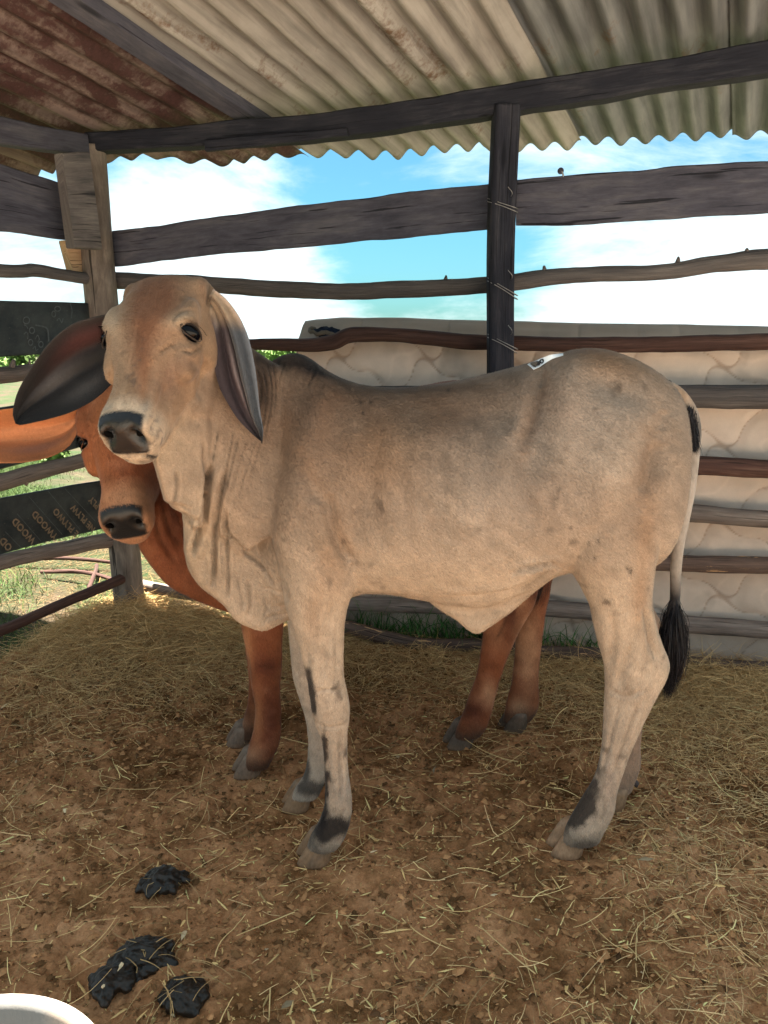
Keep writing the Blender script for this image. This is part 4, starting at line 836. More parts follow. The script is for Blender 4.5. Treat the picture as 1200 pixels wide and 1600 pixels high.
# head
hd = isface.astype(float)
C = lerp(C, (0.345, 0.222, 0.135), hd * 0.85); C = lerp(C, (0.21, 0.092, 0.048), np.clip(gauss_px(Q, 242, 465, 46, 66, 10) * 1.25 + gauss_px(Q, 222, 570, 20, 70) * 0.8, 0, 1) * hd)
C = lerp(C, (0.25, 0.15, 0.10), np.clip(gauss_px(Q, 262, 595, 22, 46, 15) * 0.9 + gauss_px(Q, 290, 620, 30, 50, 10) * 0.35 + gauss_px(Q, 300, 565, 22, 16) * 0.5 + gauss_px(Q, 253, 418, 22, 10) * 0.5 + gauss_px(Q, 318, 440, 8, 26) * 0.6, 0, 1) * hd)
sp_ = np.clip((fbm(V * 75, 2, 60) - 0.28) * 5, 0, 1) * np.clip(gauss_px(Q, 215, 590, 30, 60) * 1.2, 0, 1) * hd; C = lerp(C, (0.12, 0.08, 0.06), sp_ * 0.7)
C = lerp(C, (0.52, 0.40, 0.28), np.clip(gauss_px(Q, 172, 500, 14, 30) + gauss_px(Q, 283, 500, 24, 12, -15) + gauss_px(Q, 255, 690, 50, 50) * 0.8, 0, 1) * 0.7)
C = lerp(C, (0.55, 0.44, 0.33), np.clip((t_ - 0.80) / 0.08, 0, 1) * hd * 0.75); C = lerp(C, (0.50, 0.385, 0.27), gauss_px(Q, 300, 850, 50, 80) * 0.7)
C = lerp(C, (0.10, 0.08, 0.08), np.clip((fbm(V * 90, 2, 61) - 0.05) * 4, 0, 1) * np.clip((t_ - 0.84) / 0.08, 0, 1) * hd * (z_ < -0.0) * 0.55)
C = lerp(C, (0.004, 0.004, 0.006), pad); C = lerp(C, (0.004, 0.004, 0.004), np.clip(nost * 2.2, 0, 1))  # black nose pad, then shade painted into the nostrils
for s, c in eyes:
    d = np.linalg.norm(V - c, axis=1); C = lerp(C, (0.13, 0.085, 0.06), np.exp(-(d / 0.036) ** 2) * 0.75); C = lerp(C, (0.015, 0.012, 0.012), np.clip(1.9 - d / 0.0155, 0, 1) * 0.95)
C = lerp(C, (0.03, 0.025, 0.025), np.clip(gauss_px(Q, 238, 714, 12, 3) * 1.2, 0, 1) * hd)
C = C * (1 - 0.75 * dark * np.clip(2.0 - yy / 480, 0.3, 1))[:, None] * (1 + 0.14 * nz[:, None] + 0.12 * nz2[:, None])  # fold creases darkened to stand in for shade, then mottled tone
# grooming swirls and licked streaks
st = np.clip(fbm(np.stack((xx / 26 + yy / 55, yy / 9 - xx / 60, xx * 0), 1), 3, 66), 0, 1) * gauss_px(Q, 930, 720, 120, 120); C = lerp(C, (0.55, 0.46, 0.37), st * 0.35)
strk = fbm(np.stack((V[:, 0] * 30 + V[:, 2] * 34, V[:, 1] * 20, V[:, 2] * 9 - V[:, 0] * 9), 1), 3, 95); C = C * (1 + 0.22 * strk[:, None])
C = lerp(C, (0.05, 0.04, 0.035), np.clip((yy - 1312 + nz2 * 14) / 26, 0, 1) * nearf * 0.7); C = lerp(C, (0.07, 0.05, 0.04), np.clip((yy - 1300 + nz2 * 14) / 24, 0, 1) * (xx > 850) * 0.75)
C = C * (0.62 + 0.03 * np.clip((yy - 880) / 150, 0, 1))[:, None]; BC1 = C
alpha = 1 - pad * 0.95
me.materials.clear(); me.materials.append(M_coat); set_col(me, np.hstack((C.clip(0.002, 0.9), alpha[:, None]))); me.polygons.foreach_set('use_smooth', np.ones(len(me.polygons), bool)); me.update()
cow1 = empty('heifer', (0.17, 2.02, 0)); tag(cow1, 'grey fawn humped heifer with long drooping ears standing side-on in front', 'heifer')
body = bpy.data.objects.new('body', me); me.name = 'body'; COL.objects.link(body); body.parent = cow1
BODY1 = (V, E, Nn, me)

def fur(name, me, V, Nn, C, n, length, width, flow, parent, seed, mask=None, lift=0.22, var=0.20, warm=0.0):
    g = np.random.default_rng(seed); me.calc_loop_triangles(); T = np.zeros(len(me.loop_triangles) * 3, np.int32); me.loop_triangles.foreach_get('vertices', T); T = T.reshape(-1, 3)
    A, B, D = V[T[:, 0]], V[T[:, 1]], V[T[:, 2]]; ar = np.linalg.norm(np.cross(B - A, D - A), axis=1); cen = (A + B + D) / 3; k = ar.copy()
    if mask is not None: k = k * mask[T[:, 0]]
    k = k * np.clip(0.35 - Nn[T[:, 0], 1], 0.12, 1)      # hair is thickest on the side that shows
    idx = g.choice(len(T), n, p=k / k.sum()); u = g.random((n, 1)); v = g.random((n, 1)); f = (u + v) > 1; u[f] = 1 - u[f]; v[f] = 1 - v[f]
    P = A[idx] + (B[idx] - A[idx]) * u + (D[idx] - A[idx]) * v; N_ = Nn[T[idx, 0]]; F_ = flow(P) + g.normal(size=(n, 3)) * 0.22; F_ -= N_ * np.sum(F_ * N_, 1)[:, None]; F_ /= np.linalg.norm(F_, axis=1)[:, None] + 1e-9
    S = np.cross(N_, F_); L_ = (length(P) * g.uniform(0.5, 1.3, n))[:, None]; w_ = width * g.uniform(0.6, 1.3, (n, 1)); lf = lift * g.uniform(0.3, 1.6, (n, 1))
    a = P - S * w_ - N_ * 0.0005; b_ = P + S * w_ - N_ * 0.0005; tip = P + F_ * L_ + N_ * L_ * lf
    Vv = np.stack((a, b_, tip), 1).reshape(-1, 3); cc = C[T[idx, 0]] * (1 + var * g.normal(size=(n, 1))); cc = cc.clip(0.004, 0.9)
    o = mesh_obj(name, Vv, np.arange(3 * n).reshape(-1, 3), M_fur, parent, smooth=False, col=np.repeat(cc, 3, axis=0)); o['kind'] = 'stuff'
    nn = np.repeat(N_, 3, axis=0) + np.repeat(F_ * -0.15, 3, axis=0); nn /= np.linalg.norm(nn, axis=1)[:, None]; o.data.normals_split_custom_set_from_vertices([tuple(q) for q in nn]) if False else None
    return o
M_fur = vcol_mat('coat hair', 0.6, 0.0, noise=0.0)
def flow1(P):
    q = proj(P); F_ = np.tile((0.75, 0.0, -0.65), (len(P), 1)); leg = np.clip((q[:, 1] - 900) / 60, 0, 1)[:, None]; F_ = F_ * (1 - leg) + np.array((0.1, 0, -1.0)) * leg
    d = P - fo; t = d @ fa / fL; x = d @ frr; z = d @ fn_; h = ((t > -0.1) & (t < 1.1) & (np.abs(x) < 0.16) & (z > -0.14) & (P[:, 1] < 1.93))[:, None]; up = np.where((t < 0.3)[:, None], fa * 1.0 + frr * np.sign(x)[:, None] * 0.5, -fa * 0.2 + frr * np.sign(x)[:, None] * 0.8 + fa * 0.4); return np.where(h, up, F_)
def len1(P):
    q = proj(P); d = P - fo; t = d @ fa / fL; return np.where((t > -0.1) & (t < 1.1) & (P[:, 1] < 1.9) & (q[:, 0] < 345), 0.0055, 0.0085) * np.where(q[:, 1] > 960, 0.75, 1)
furmask = 1 - np.clip(pad * 1.2 + np.clip(nost, 0, 1), 0, 1)
for s_, c_ in eyes: furmask = furmask * (np.linalg.norm(V - c_, axis=1) > 0.024)
fur('coat_hair', me, V, Nn, BC1, 430000, len1, 0.0006, flow1, cow1, 91, furmask)
LIDC = (0.022, 0.014, 0.010)
def add_eye(c, s, fr, parent, r=0.0235, depth=0.0150, VN=None):
    o_, a_, r_, n_, _ = fr; VN = VN or (V, Nn); m_ = np.linalg.norm(VN[0] - c, axis=1) < 0.045; ov = VN[1][m_].mean(0); ov = ov - a_ * ov.dot(a_); ov /= np.linalg.norm(ov); ov = ov * 0.8 + r_ * s * 0.1 + n_ * 0.1; ov /= np.linalg.norm(ov); n_ = np.cross(a_, ov); n_ = n_ / np.linalg.norm(n_) * (1 if n_.dot(fr[3]) > 0 else -1); r_ = ov * s; bm = bmesh.new(); bmesh.ops.create_uvsphere(bm, u_segments=24, v_segments=16, radius=r); A = np.array([v.co[:] for v in bm.verts]); Fs = [tuple(v.index for v in f.verts) for f in bm.faces]; bm.free()
    mesh_obj('eye', np.outer(A[:, 0], r_) + np.outer(A[:, 1] * 0.74, a_) + np.outer(A[:, 2] * 1.12, n_) + (c - r_ * s * depth), Fs, M_eye, parent)
    for up, rr_, th_k, nm in ((-1, 0.0040, 1.0, 'upper_eyelid'), (1, 0.0016, 0.8, 'lower_eyelid')):
        Pl = [c + n_ * (q * r * 1.18) + a_ * (up * r * 0.64 * math.sqrt(max(0, 1 - q * q * 0.92)) + 0.002) + r_ * s * (0.0045 * (1 - q * q) - 0.0045) for q in np.linspace(-1.05, 1.05, 17)]
        Vl, Fl, _ = tube(np.array(Pl), np.interp(np.linspace(0, 1, 17), (0, .2, .8, 1), (rr_ * 0.4, rr_, rr_, rr_ * 0.4)), 10); mesh_obj(nm, Vl, Fl, M_ear, parent, col=np.tile(LIDC, (len(Vl), 1)) * (1 + 0.3 * fbm(Vl * 90, 2, 5)[:, None]))
    # lashes along the upper lid
    Vv, Ff = [], []
    for q in np.linspace(-1, 1, 15):
        b_ = c + n_ * q * r * 1.15 - a_ * r * 0.85 * math.sqrt(max(0, 1 - q * q * 0.7)) + r_ * s * 0.004
        tip = b_ + r_ * s * 0.012 + a_ * 0.012 + n_ * (q * 0.006 + 0.004); k = len(Vv)
        Vv += [b_ - n_ * 0.0006, b_ + n_ * 0.0006, (b_ + tip) / 2 - a_ * 0.002 + n_ * 0.0006, tip, (b_ + tip) / 2 - a_ * 0.002 - n_ * 0.0006]; Ff.append((k, k + 1, k + 2, k + 3, k + 4))
    mesh_obj('eyelashes', Vv, Ff, M_eye, parent)
for s, c in eyes: add_eye(c, s, FR, cow1)
def nostrils(V, FRx, k, parent, zc=-0.034, tz=0.985):  # black ellipsoids fill the nostrils in place of their inner shade
    o_, a_, r_, n_, L_ = FRx; d = V - o_; t, x, z = d @ a_ / L_, d @ r_, d @ n_
    for s in (-1, 1):
        m = (np.abs(x - s * 0.034 * k) < 0.006 * k) & (np.abs(z - zc * k) < 0.006 * k) & (t > 0.85)
        if not m.any(): continue
        c = V[m].mean(0); bm = bmesh.new(); bmesh.ops.create_uvsphere(bm, u_segments=20, v_segments=12, radius=1); A = np.array([v.co[:] for v in bm.verts]); Fs = [tuple(v.index for v in f.verts) for f in bm.faces]; bm.free()
        u = n_ * 0.80 + r_ * s * 0.60; u /= np.linalg.norm(u); w_ = np.cross(a_, u); bend = (A[:, 1:2] ** 2) * 0.005 * k
        mesh_obj('nostril_shade', c + np.outer(A[:, 0] * 0.0065 * k, a_) + np.outer(A[:, 1] * 0.015 * k, u) + np.outer(A[:, 2] * 0.0080 * k, w_) - bend * (r_ * s), Fs, M_nostril_shade, parent)
M_nostril_shade, _nt, _b, _ = newmat('dark nostril', 0.05); _b.inputs['Base Color'].default_value = (0.0008, 0.0007, 0.0007, 1); _b.inputs['Roughness'].default_value = 0.9  # near-black colour standing in for shade inside the nostrils
nostrils(V, FR, HK, cow1)
EAR_NAMES = []
def ear_fur(o, parent, n, flow, length=0.008, width=0.0007, seed=77):
    me = o.data; k = len(me.vertices); co = np.zeros(k * 3, np.float32); me.vertices.foreach_get('co', co); V = co.reshape(-1, 3).astype(float); nn = np.zeros(k * 3, np.float32); me.vertex_normals.foreach_get('vector', nn)
    C = np.zeros(k * 4, np.float32); me.color_attributes['Col'].data.foreach_get('color', C); f = fur('ear_hair', me, V, nn.reshape(-1, 3).astype(float), C.reshape(-1, 4)[:, :3].astype(float), n, lambda P: np.full(len(P), length), width, lambda P: np.tile(flow, (len(P), 1)), o, seed); return f
def ear(left, right, Yb, Yt, cup, colf, parent, roll=0.0, thick=0.004, n=44, m=40, Ymid=None):
    """leaf-shaped ear between two edge curves; cupped away from the camera in the middle"""
    def rs(P):
        P = spl(P, 8); d = np.r_[0, np.cumsum(np.linalg.norm(np.diff(P, axis=0), axis=1))]; d /= d[-1]; t = np.linspace(0, 1, n); return np.stack((np.interp(t, d, P[:, 0]), np.interp(t, d, P[:, 1])), 1)
    A, B = rs(left), rs(right); V = []; C = []
    for i in range(n):
        t = i / (n - 1)
        for j in range(m):
            v = j / (m - 1); p = A[i] * (1 - v) + B[i] * v; arch = math.sin(math.pi * v) * math.sin(math.pi * min(1, 0.18 + t * 0.82)) ** 0.7
            Y = Yb + (Yt - Yb) * t + cup * arch + roll * (v - 0.5) + (0.004 * math.sin(v * 21 + t * 3) * arch if cup > 0 else 0)
            V.append(U(p[0], p[1], Y)); C.append(colf(t, v))
    V = np.array(V); C = np.array(C); i = np.arange(n * m).reshape(n, m); q = np.stack((i[:-1, :-1].ravel(), i[:-1, 1:].ravel(), i[1:, 1:].ravel(), i[1:, :-1].ravel()), 1)
    G_ = V.reshape(n, m, 3); du = np.gradient(G_, axis=0); dv = np.gradient(G_, axis=1); nn = np.cross(du, dv); nn /= np.linalg.norm(nn, axis=2)[..., None] + 1e-9; nn = nn.reshape(-1, 3)
    tv = np.tile(np.linspace(0, 1, m), n); edge = np.clip(np.minimum(tv, 1 - tv) * 8, 0.12, 1) * np.clip((1 - np.repeat(np.linspace(0, 1, n), m)) * 8, 0.15, 1)
    off = nn * (thick * edge)[:, None]; k = len(V); V2 = np.vstack((V - off, V + off)); bnd = list(i[0]) + list(i[1:, -1]) + list(i[-1, ::-1][1:]) + list(i[::-1, 0][1:-1])
    rim = [(bnd[a], bnd[(a + 1) % len(bnd)], bnd[(a + 1) % len(bnd)] + k, bnd[a] + k) for a in range(len(bnd))]
    Q4 = np.vstack((q[:, ::-1], q + k, np.array(rim))); o = mesh_obj('ear', V2, Q4, M_ear, parent, col=np.vstack((C, C))); EAR_NAMES.append(o.name); return o
def col_r(t, v):
    return col_r0(t, v) * 0.42
def col_r0(t, v):
    c = np.array((0.022, 0.020, 0.021)); g = math.exp(-((v - 0.52 + 0.1 * t) / 0.13) ** 2) * math.exp(-((t - 0.55) / 0.22) ** 2); c = c + np.array((0.11, 0.10, 0.10)) * g * (0.8 + 0.2 * math.sin(t * 9 + v * 5))
    g2 = math.exp(-((v - 0.82) / 0.10) ** 2) * math.exp(-((t - 0.35) / 0.2) ** 2); c = c + np.array((0.07, 0.065, 0.062)) * g2
    rd = math.exp(-((v - 0.22) / 0.13) ** 2) * math.exp(-((t - 0.25) / 0.25) ** 2); c = c + np.array((0.09, 0.022, 0.02)) * rd
    b_ = math.exp(-((v - 0.0) / 0.06) ** 2); c = c + np.array((0.03, 0.027, 0.025)) * b_; return c
ear([(186, 486), (166, 491), (140, 497), (110, 508), (78, 535), (50, 573), (28, 612), (20, 645), (24, 660)], [(192, 585), (178, 596), (158, 616), (135, 632), (108, 645), (78, 654), (48, 661), (32, 664), (24, 662)], 1.84, 1.74, 0.055, col_r, cow1); ear_fur(bpy.data.objects[EAR_NAMES[-1]], cow1, 16000, (-0.8, 0, -0.6), 0.007, 0.0006)
def col_l(t, v): return col_l0(t, v) * (0.55 + 0.25 * math.exp(-(t / 0.25) ** 2))
def col_l0(t, v):
    inner = 1 / (1 + math.exp((v - 0.62) * 26)); c = np.array((0.055, 0.040, 0.046)) * inner + np.array((0.085, 0.092, 0.105)) * (1 - inner)
    g = math.exp(-((v - 0.50) / 0.05) ** 2) * math.exp(-((t - 0.55) / 0.22) ** 2); c = c + np.array((0.30, 0.24, 0.24)) * g
    g = math.exp(-((v - 0.40) / 0.03) ** 2) * math.exp(-((t - 0.5) / 0.2) ** 2); c = c - np.array((0.02, 0.02, 0.02)) * g
    w_ = math.exp(-((v - 0.64) / 0.035) ** 2) * math.exp(-((t - 0.68) / 0.18) ** 2); c = c + np.array((0.32, 0.25, 0.24)) * w_
    h = math.exp(-((t - 0.10) / 0.05) ** 2) * math.exp(-((v - 0.3) / 0.25) ** 2); c = c + np.array((0.20, 0.18, 0.16)) * h
    c = c * (1 - 0.7 * math.exp(-((t - 1) / 0.12) ** 2)); q_ = min(1, max(0, (0.24 - t + 0.25 * (v - 0.6)) / 0.10)); c = c + (np.array((0.30, 0.21, 0.14)) - c) * q_; b_ = math.exp(-((v - 1.0) / 0.05) ** 2); return (c + np.array((0.10, 0.11, 0.13)) * b_).clip(0.01, 0.6)
def fold_ear():
    L_ = [(326, 488), (331, 505), (333, 540), (335, 572), (343, 605), (357, 632), (372, 655), (392, 676), (408, 690)]; R_ = [(333, 452), (352, 466), (372, 492), (387, 524), (396, 560), (402, 600), (406, 640), (411, 670), (410, 690)]
    o = ear(L_, R_, 1.83, 1.80, 0.03, col_l, cow1, roll=0.0)
    co = np.zeros(len(o.data.vertices) * 3, np.float32); o.data.vertices.foreach_get('co', co); co = co.reshape(-1, 3); n, m = 44, 40
    v = np.tile(np.tile(np.linspace(0, 1, m), n), 2); t = np.tile(np.repeat(np.linspace(0, 1, n), m), 2)
    rollf = np.exp(-((v - 0.76) / 0.13) ** 2) * np.sin(math.pi * np.clip(t, 0.03, 0.97)) ** 0.6; co[:, 1] -= 0.040 * rollf; co[:, 1] += 0.012 * np.exp(-((v - 0.60) / 0.05) ** 2) * np.sin(math.pi * t)
    co[:, 1] -= 0.010 * np.exp(-((v - 0.48) / 0.05) ** 2) * np.exp(-((t - 0.6) / 0.25) ** 2)
    o.data.vertices.foreach_set('co', co.ravel()); o.data.update(); ear_fur(o, cow1, 16000, (0.2, 0, -1), 0.006, 0.0006)
fold_ear()
# hooves: two claws, set toe forward
def hoof(px, py, yaw, s, parent, col=(0.27, 0.165, 0.095), lift=0.0, Y=None, dark=0.3, seed=0, back=0.0):
    g = G(px, py, 0.0); d = np.array((math.cos(yaw), math.sin(yaw), 0)); l = np.array((-d[1], d[0], 0))
    for side in (-1, 1):
        rings = []
        for k, (z, ln_, wd, fw) in enumerate(((-0.004, 0.050, 0.027, 0.012), (0.004, 0.053, 0.0285, 0.011), (0.02, 0.050, 0.0285, 0.006), (0.038, 0.045, 0.028, -0.001), (0.056, 0.040, 0.0265, -0.007), (0.072, 0.034, 0.023, -0.012), (0.080, 0.024, 0.016, -0.014))):
            th = np.arange(28) / 28 * 2 * math.pi; c, sn = np.cos(th), np.sin(th)
            lx = np.where(c > 0, c * ln_ * (1 - 0.0 * sn), c * ln_ * 0.72); wy = sn * wd * (1 - 0.22 * np.clip(c, 0, 1) ** 2)
            wy = np.where(wy * side < 0, wy * 0.80, wy)
            grow = 1 + 0.015 * np.sin(z * 520 + c * 2)
            rings.append(g + np.outer((lx * grow + fw) * s, d) + np.outer((wy * grow + side * 0.0235) * s + side * np.clip(c, 0, 1) * 0.001, l) + (0, 0, z * s + lift))
        V, Fc = loft(rings); n_ = fbm(V * 60, 3, seed + side); hz = (V[:, 2] - lift) / (0.066 * s)
        C = np.array(col) * (1 + 0.5 * n_[:, None]); C = lerp(C, (0.06, 0.055, 0.05), np.clip((n_ + dark * 2 - 0.7) * 2, 0, 1) * 0.7); C = lerp(C, (0.20, 0.13, 0.08), np.clip(0.25 - hz, 0, 1) * 2.0)
        C = lerp(C, (0.35, 0.29, 0.24), np.exp(-((hz - 1.02) / 0.08) ** 2) * 0.5)
        mesh_obj('hoof', V, Fc, M_hoof, parent, col=C.clip(0.01, 0.8))
    # dew claws
    for side in (-1, 1):
        c = g + np.array((0, 0, 0.088 * s + lift)) - d * 0.052 * s + l * side * 0.022 * s; V, Fc, _ = tube([c, c - d * 0.012 * s - (0, 0, 0.012 * s), c - d * 0.014 * s - (0, 0, 0.022 * s)], [0.011 * s, 0.010 * s, 0.004 * s], 10)
        mesh_obj('dew_claw', V, Fc, M_hoof, parent, col=np.tile((0.06, 0.05, 0.05), (len(V), 1)))
W = math.pi
hoof(499, 1338, W + 0.16, 1.0, cow1, seed=1, dark=0.35); hoof(470, 1257, W + 0.14, 0.92, cow1, seed=2, dark=0.3); hoof(890, 1326, W + 0.10, 1.0, cow1, (0.36, 0.225, 0.135), seed=3, dark=0.1)
hx = G(945, 1266); hoof(956, 1256, W + 0.15, 1.0, cow1, seed=4)
# tail: fawn stalk with a black collar of hair and a black switch
tp = [(1038, 606, 2.02), (1060, 620, 2.02), (1077, 644, 2.02), (1084, 671, 2.02), (1083, 700, 2.02), (1077, 760, 2.02), (1068, 810, 2.02), (1060, 850, 2.02), (1056, 890, 2.02), (1055, 925, 2.02), (1054, 945, 2.02)]
P = catmull([U(*p) for p in tp], 8); rad = np.interp(np.linspace(0, 1, len(P)), (0, .1, .25, .5, .75, 1), (.024, .022, .019, .017, .015, .013))
V, Fc, _ = tube(P, rad, 20, 0.06, 3); q_ = proj(V); C = np.tile((0.19, 0.17, 0.15), (len(V), 1)); C = lerp(C, (0.26, 0.235, 0.21), gauss_px(q_, 1070, 780, 30, 90)); C = lerp(C, (0.22, 0.15, 0.10), gauss_px(q_, 1070, 610, 30, 30)); C = lerp(C, (0.015, 0.015, 0.017), np.clip((q_[:, 1] - 895) / 40, 0, 1)); C = lerp(C, (0.01, 0.01, 0.012), gauss_px(q_, 1076, 672, 30, 24))
C *= (1 + 0.4 * fbm(V * 70, 3, 8)[:, None]); tail = mesh_obj('tail', V, Fc, M_ear, cow1, col=C.clip(0.01, 0.8))
def hair_bundle(name, roots, tips, n, spread0, spread1, r, col, parent, seed=0, bend=0.01, mat=None, var=0.3, segs=6, belly=0.0):
    g = np.random.default_rng(seed); roots = np.asarray(roots, float); tips = np.asarray(tips, float)
    a = g.random(n) * (len(roots) - 1); i = np.floor(a).astype(int).clip(0, len(roots) - 2); f = (a - i)[:, None]; A = roots[i] * (1 - f) + roots[i + 1] * f; B = tips[i] * (1 - f) + tips[i + 1] * f
    A = A + g.normal(size=(n, 3)) * spread0; off = g.normal(size=(n, 3)); B = B + off * spread1; B = A + (B - A) * (0.65 + 0.4 * g.random((n, 1))); cv = g.normal(size=(n, 3)) * bend + off * belly
    V, Fc = [], []; side = g.normal(size=(n, 3)); D = B - A; side = np.cross(D, side); side /= np.linalg.norm(side, axis=1)[:, None] + 1e-9
    L_ = []
    for k in range(segs + 1):
        t = k / segs; c = A + D * t + cv * math.sin(math.pi * t); w_ = r * (1 - t * 0.85); L_.append(np.stack((c - side * w_, c + side * w_), 1))
    Vv = np.stack(L_, 1).reshape(n, (segs + 1) * 2, 3); base = np.arange(n) * (segs + 1) * 2; q = []
    for k in range(segs): q.append(np.stack((base + 2 * k, base + 2 * k + 1, base + 2 * k + 3, base + 2 * k + 2), 1))
    C = np.repeat((np.array(col) * (1 + var * g.normal(size=(n, 1)))).clip(0.004, 0.9), (segs + 1) * 2, axis=0)
    return mesh_obj(name, Vv.reshape(-1, 3), np.concatenate(q), mat or M_hair, parent, smooth=False, col=C)
M_hair = vcol_mat('coarse hair', 0.45, 0, noise=0.1)
sw = hair_bundle('switch', [U(1055, 930, 2.02), U(1053, 985, 2.02)], [U(1052, 1055, 2.02), U(1042, 1088, 2.02)], 5200, 0.004, 0.007, 0.0011, (0.008, 0.008, 0.011), tail, 5, 0.007, belly=0.0085)
sw['kind'] = 'stuff'
V, Fc, _ = tube(catmull([U(1055, 925, 2.02), U(1054, 975, 2.02), U(1052, 1030, 2.02), U(1045, 1065, 2.02)], 6), np.interp(np.linspace(0, 1, 19), (0, .35, .7, 1), (.010, .019, .017, .005)), 16, 0.3, 4); mesh_obj('switch_core', V, Fc, M_hair, tail, col=np.tile((0.012, 0.012, 0.015), (len(V), 1)))
tf_ = hair_bundle('tail_collar', [U(1074, 640, 1.985), U(1082, 672, 1.985)], [U(1072, 696, 1.98), U(1088, 706, 1.98)], 2600, 0.006, 0.007, 0.0009, (0.012, 0.012, 0.015), tail, 6, 0.003); tf_['kind'] = 'stuff'
# ---- the red brown animal behind
def tf2(p):
    p = np.asarray(p, float); q = p - (-0.20, 2.02, 0); z = q[..., 2]; z = np.where(z > 1.15, 1.15 + (z - 1.15) * 0.57, z)
    c, s = math.cos(R(9.6)), math.sin(R(9.6)); x = q[..., 0] * 0.97; y = q[..., 1] * 0.86
    return np.stack((-0.45 + x * c - y * s, 2.44 + x * s + y * c, z), -1)
bf_near = [(800, 350, 460, 2.36, .06), (880, 360, 452, 2.34, .055), (940, 372, 446, 2.33, .05), (975, 376, 443, 2.33, .044), (1010, 383, 441, 2.33, .040), (1045, 390, 441, 2.33, .040), (1070, 392, 438, 2.33, .036), (1105, 398, 440, 2.33, .030), (1140, 395, 440, 2.33, .029), (1165, 388, 436, 2.325, .031), (1183, 384, 428, 2.32, .033), (1200, 380, 420, 2.32, .03)]
bf_far = [(800, 345, 440, 2.52, .05), (900, 365, 435, 2.53, .048), (975, 378, 430, 2.53, .04), (1030, 385, 425, 2.53, .034), (1060, 388, 424, 2.53, .03), (1100, 386, 418, 2.53, .028), (1120, 380, 416, 2.53, .030), (1135, 378, 412, 2.53, .031), (1155, 372, 405, 2.53, .028)]
bh_near = [(760, 700, 850, 2.50, .075), (860, 735, 850, 2.51, .07), (915, 748, 842, 2.52, .055), (945, 755, 835, 2.52, .048), (975, 756, 818, 2.52, .042), (1010, 752, 800, 2.52, .036), (1050, 745, 785, 2.515, .031), (1085, 733, 776, 2.51, .031), (1110, 724, 770, 2.505, .034), (1135, 714, 762, 2.50, .034), (1152, 708, 750, 2.50, .030)]
bh_far = [(760, 760, 870, 2.64, .07), (860, 800, 872, 2.65, .055), (910, 812, 862, 2.65, .042), (930, 812, 860, 2.65, .038), (960, 808, 853, 2.65, .034), (1010, 804, 846, 2.65, .030), (1060, 800, 842, 2.65, .029), (1090, 792, 843, 2.65, .031), (1110, 788, 840, 2.645, .032), (1128, 784, 828, 2.64, .03)]
poll2 = U(184, 585, 2.30); nose2 = U(186, 812, 2.03)
FR2 = head_frame(poll2, nose2, R(2)); hp2, HP2 = head_parts(FR2, 1.27)
neck2 = [(440, 800, 2.42, 175, .15), (400, 790, 2.40, 158, .125), (350, 760, 2.38, 135, .105), (300, 715, 2.37, 112, .095), (255, 670, 2.38, 88, .085)]
dw2 = [(212, 830), (218, 858), (240, 890), (262, 915), (290, 932), (330, 948), (370, 958), (440, 950), (450, 800), (330, 720), (250, 740)]
torso2 = [list(r) for r in torso]
for r in torso2: r[3] *= 0.92
p2 = [loft(torso_rings(torso2, YM, tf2)), loft(leg_rings(bf_near)), loft(leg_rings(bf_far)), loft(leg_rings(bh_near)), loft(leg_rings(bh_far)), loft(neck_rings(neck2)), sheet_solid(dw2, lambda x, y: float(np.interp(x, (200, 450), (2.28, 2.42))), 0.03)] + hp2
me2, V, E = remesh(p2, 0.007, 7); Nn = normals(me2, V); Q = proj(V)
d_ = V - FR2[0]; t_, x_, z_ = d_ @ FR2[1] / FR2[4], d_ @ FR2[2], d_ @ FR2[3]
folds2 = [([(250, 770), (262, 820), (285, 860)], 4, .006), ([(262, 760), (276, 810), (300, 850)], 4, .006), ([(240, 790), (250, 840), (275, 880)], 4, .006), ([(405, 1040), (430, 1045)], 3, .004), ([(806, 940), (815, 920)], 6, .006), ([(795, 960), (775, 1000)], 4, .004)]
disp, dark = apply_folds(V, Nn, Q, folds2, np.ones(len(V)))
pad, nost = paint_nose(V, Nn, (t_ + 0.34 * 1.27 * (z_ / 1.27 + 0.05) * np.clip((t_ - 0.72) / 0.2, 0, 1) / FR2[4], x_, z_), 1.27); disp += 0.0025 * fbm(V * 8, 3, 44) - 0.026 * nost
eyes2 = []
for s in (1, -1):
    xe = eye_pos(V, (t_, x_, z_), HP2, s, 0.42, -0.030, 1.27); c = FR2[0] + FR2[1] * 0.42 * FR2[4] + FR2[2] * xe - FR2[3] * 0.035; eyes2.append((s, c)); print('EYE2', proj(c))
    d = np.linalg.norm(V - c, axis=1); dz_ = (t_ - 0.42) * FR2[4]; dn = (z_ + 0.035); rr = np.sqrt((dz_ / 0.018) ** 2 + (dn / 0.026) ** 2)
    disp += np.where(d < 0.08, -0.016 * np.exp(-rr ** 2.4) + 0.006 * np.exp(-((rr - 1.45) / 0.35) ** 2), 0)
V = V + Nn * disp[:, None]; V = smooth_mesh(V, E, 1, 0.25); Nn = normals(me2, V)
nz = fbm(V * 7, 4, 150); nz2 = fbm(V * 25, 3, 151); xx, yy = Q[:, 0], Q[:, 1]
REDC = (0.190, 0.064, 0.027); DRED = (0.055, 0.014, 0.008); PALE = (0.36, 0.20, 0.115)
C = np.tile(REDC, (len(V), 1)); C = lerp(C, (0.12, 0.034, 0.014), patch(0.5 + 0.6 * nz, 0.62, 0.5) * 0.6); C = lerp(C, DRED, np.clip(gauss_px(Q, 270, 790, 38, 90, -10) * 1.0 + gauss_px(Q, 200, 720, 20, 40) * 0.2, 0, 1) * 0.8)
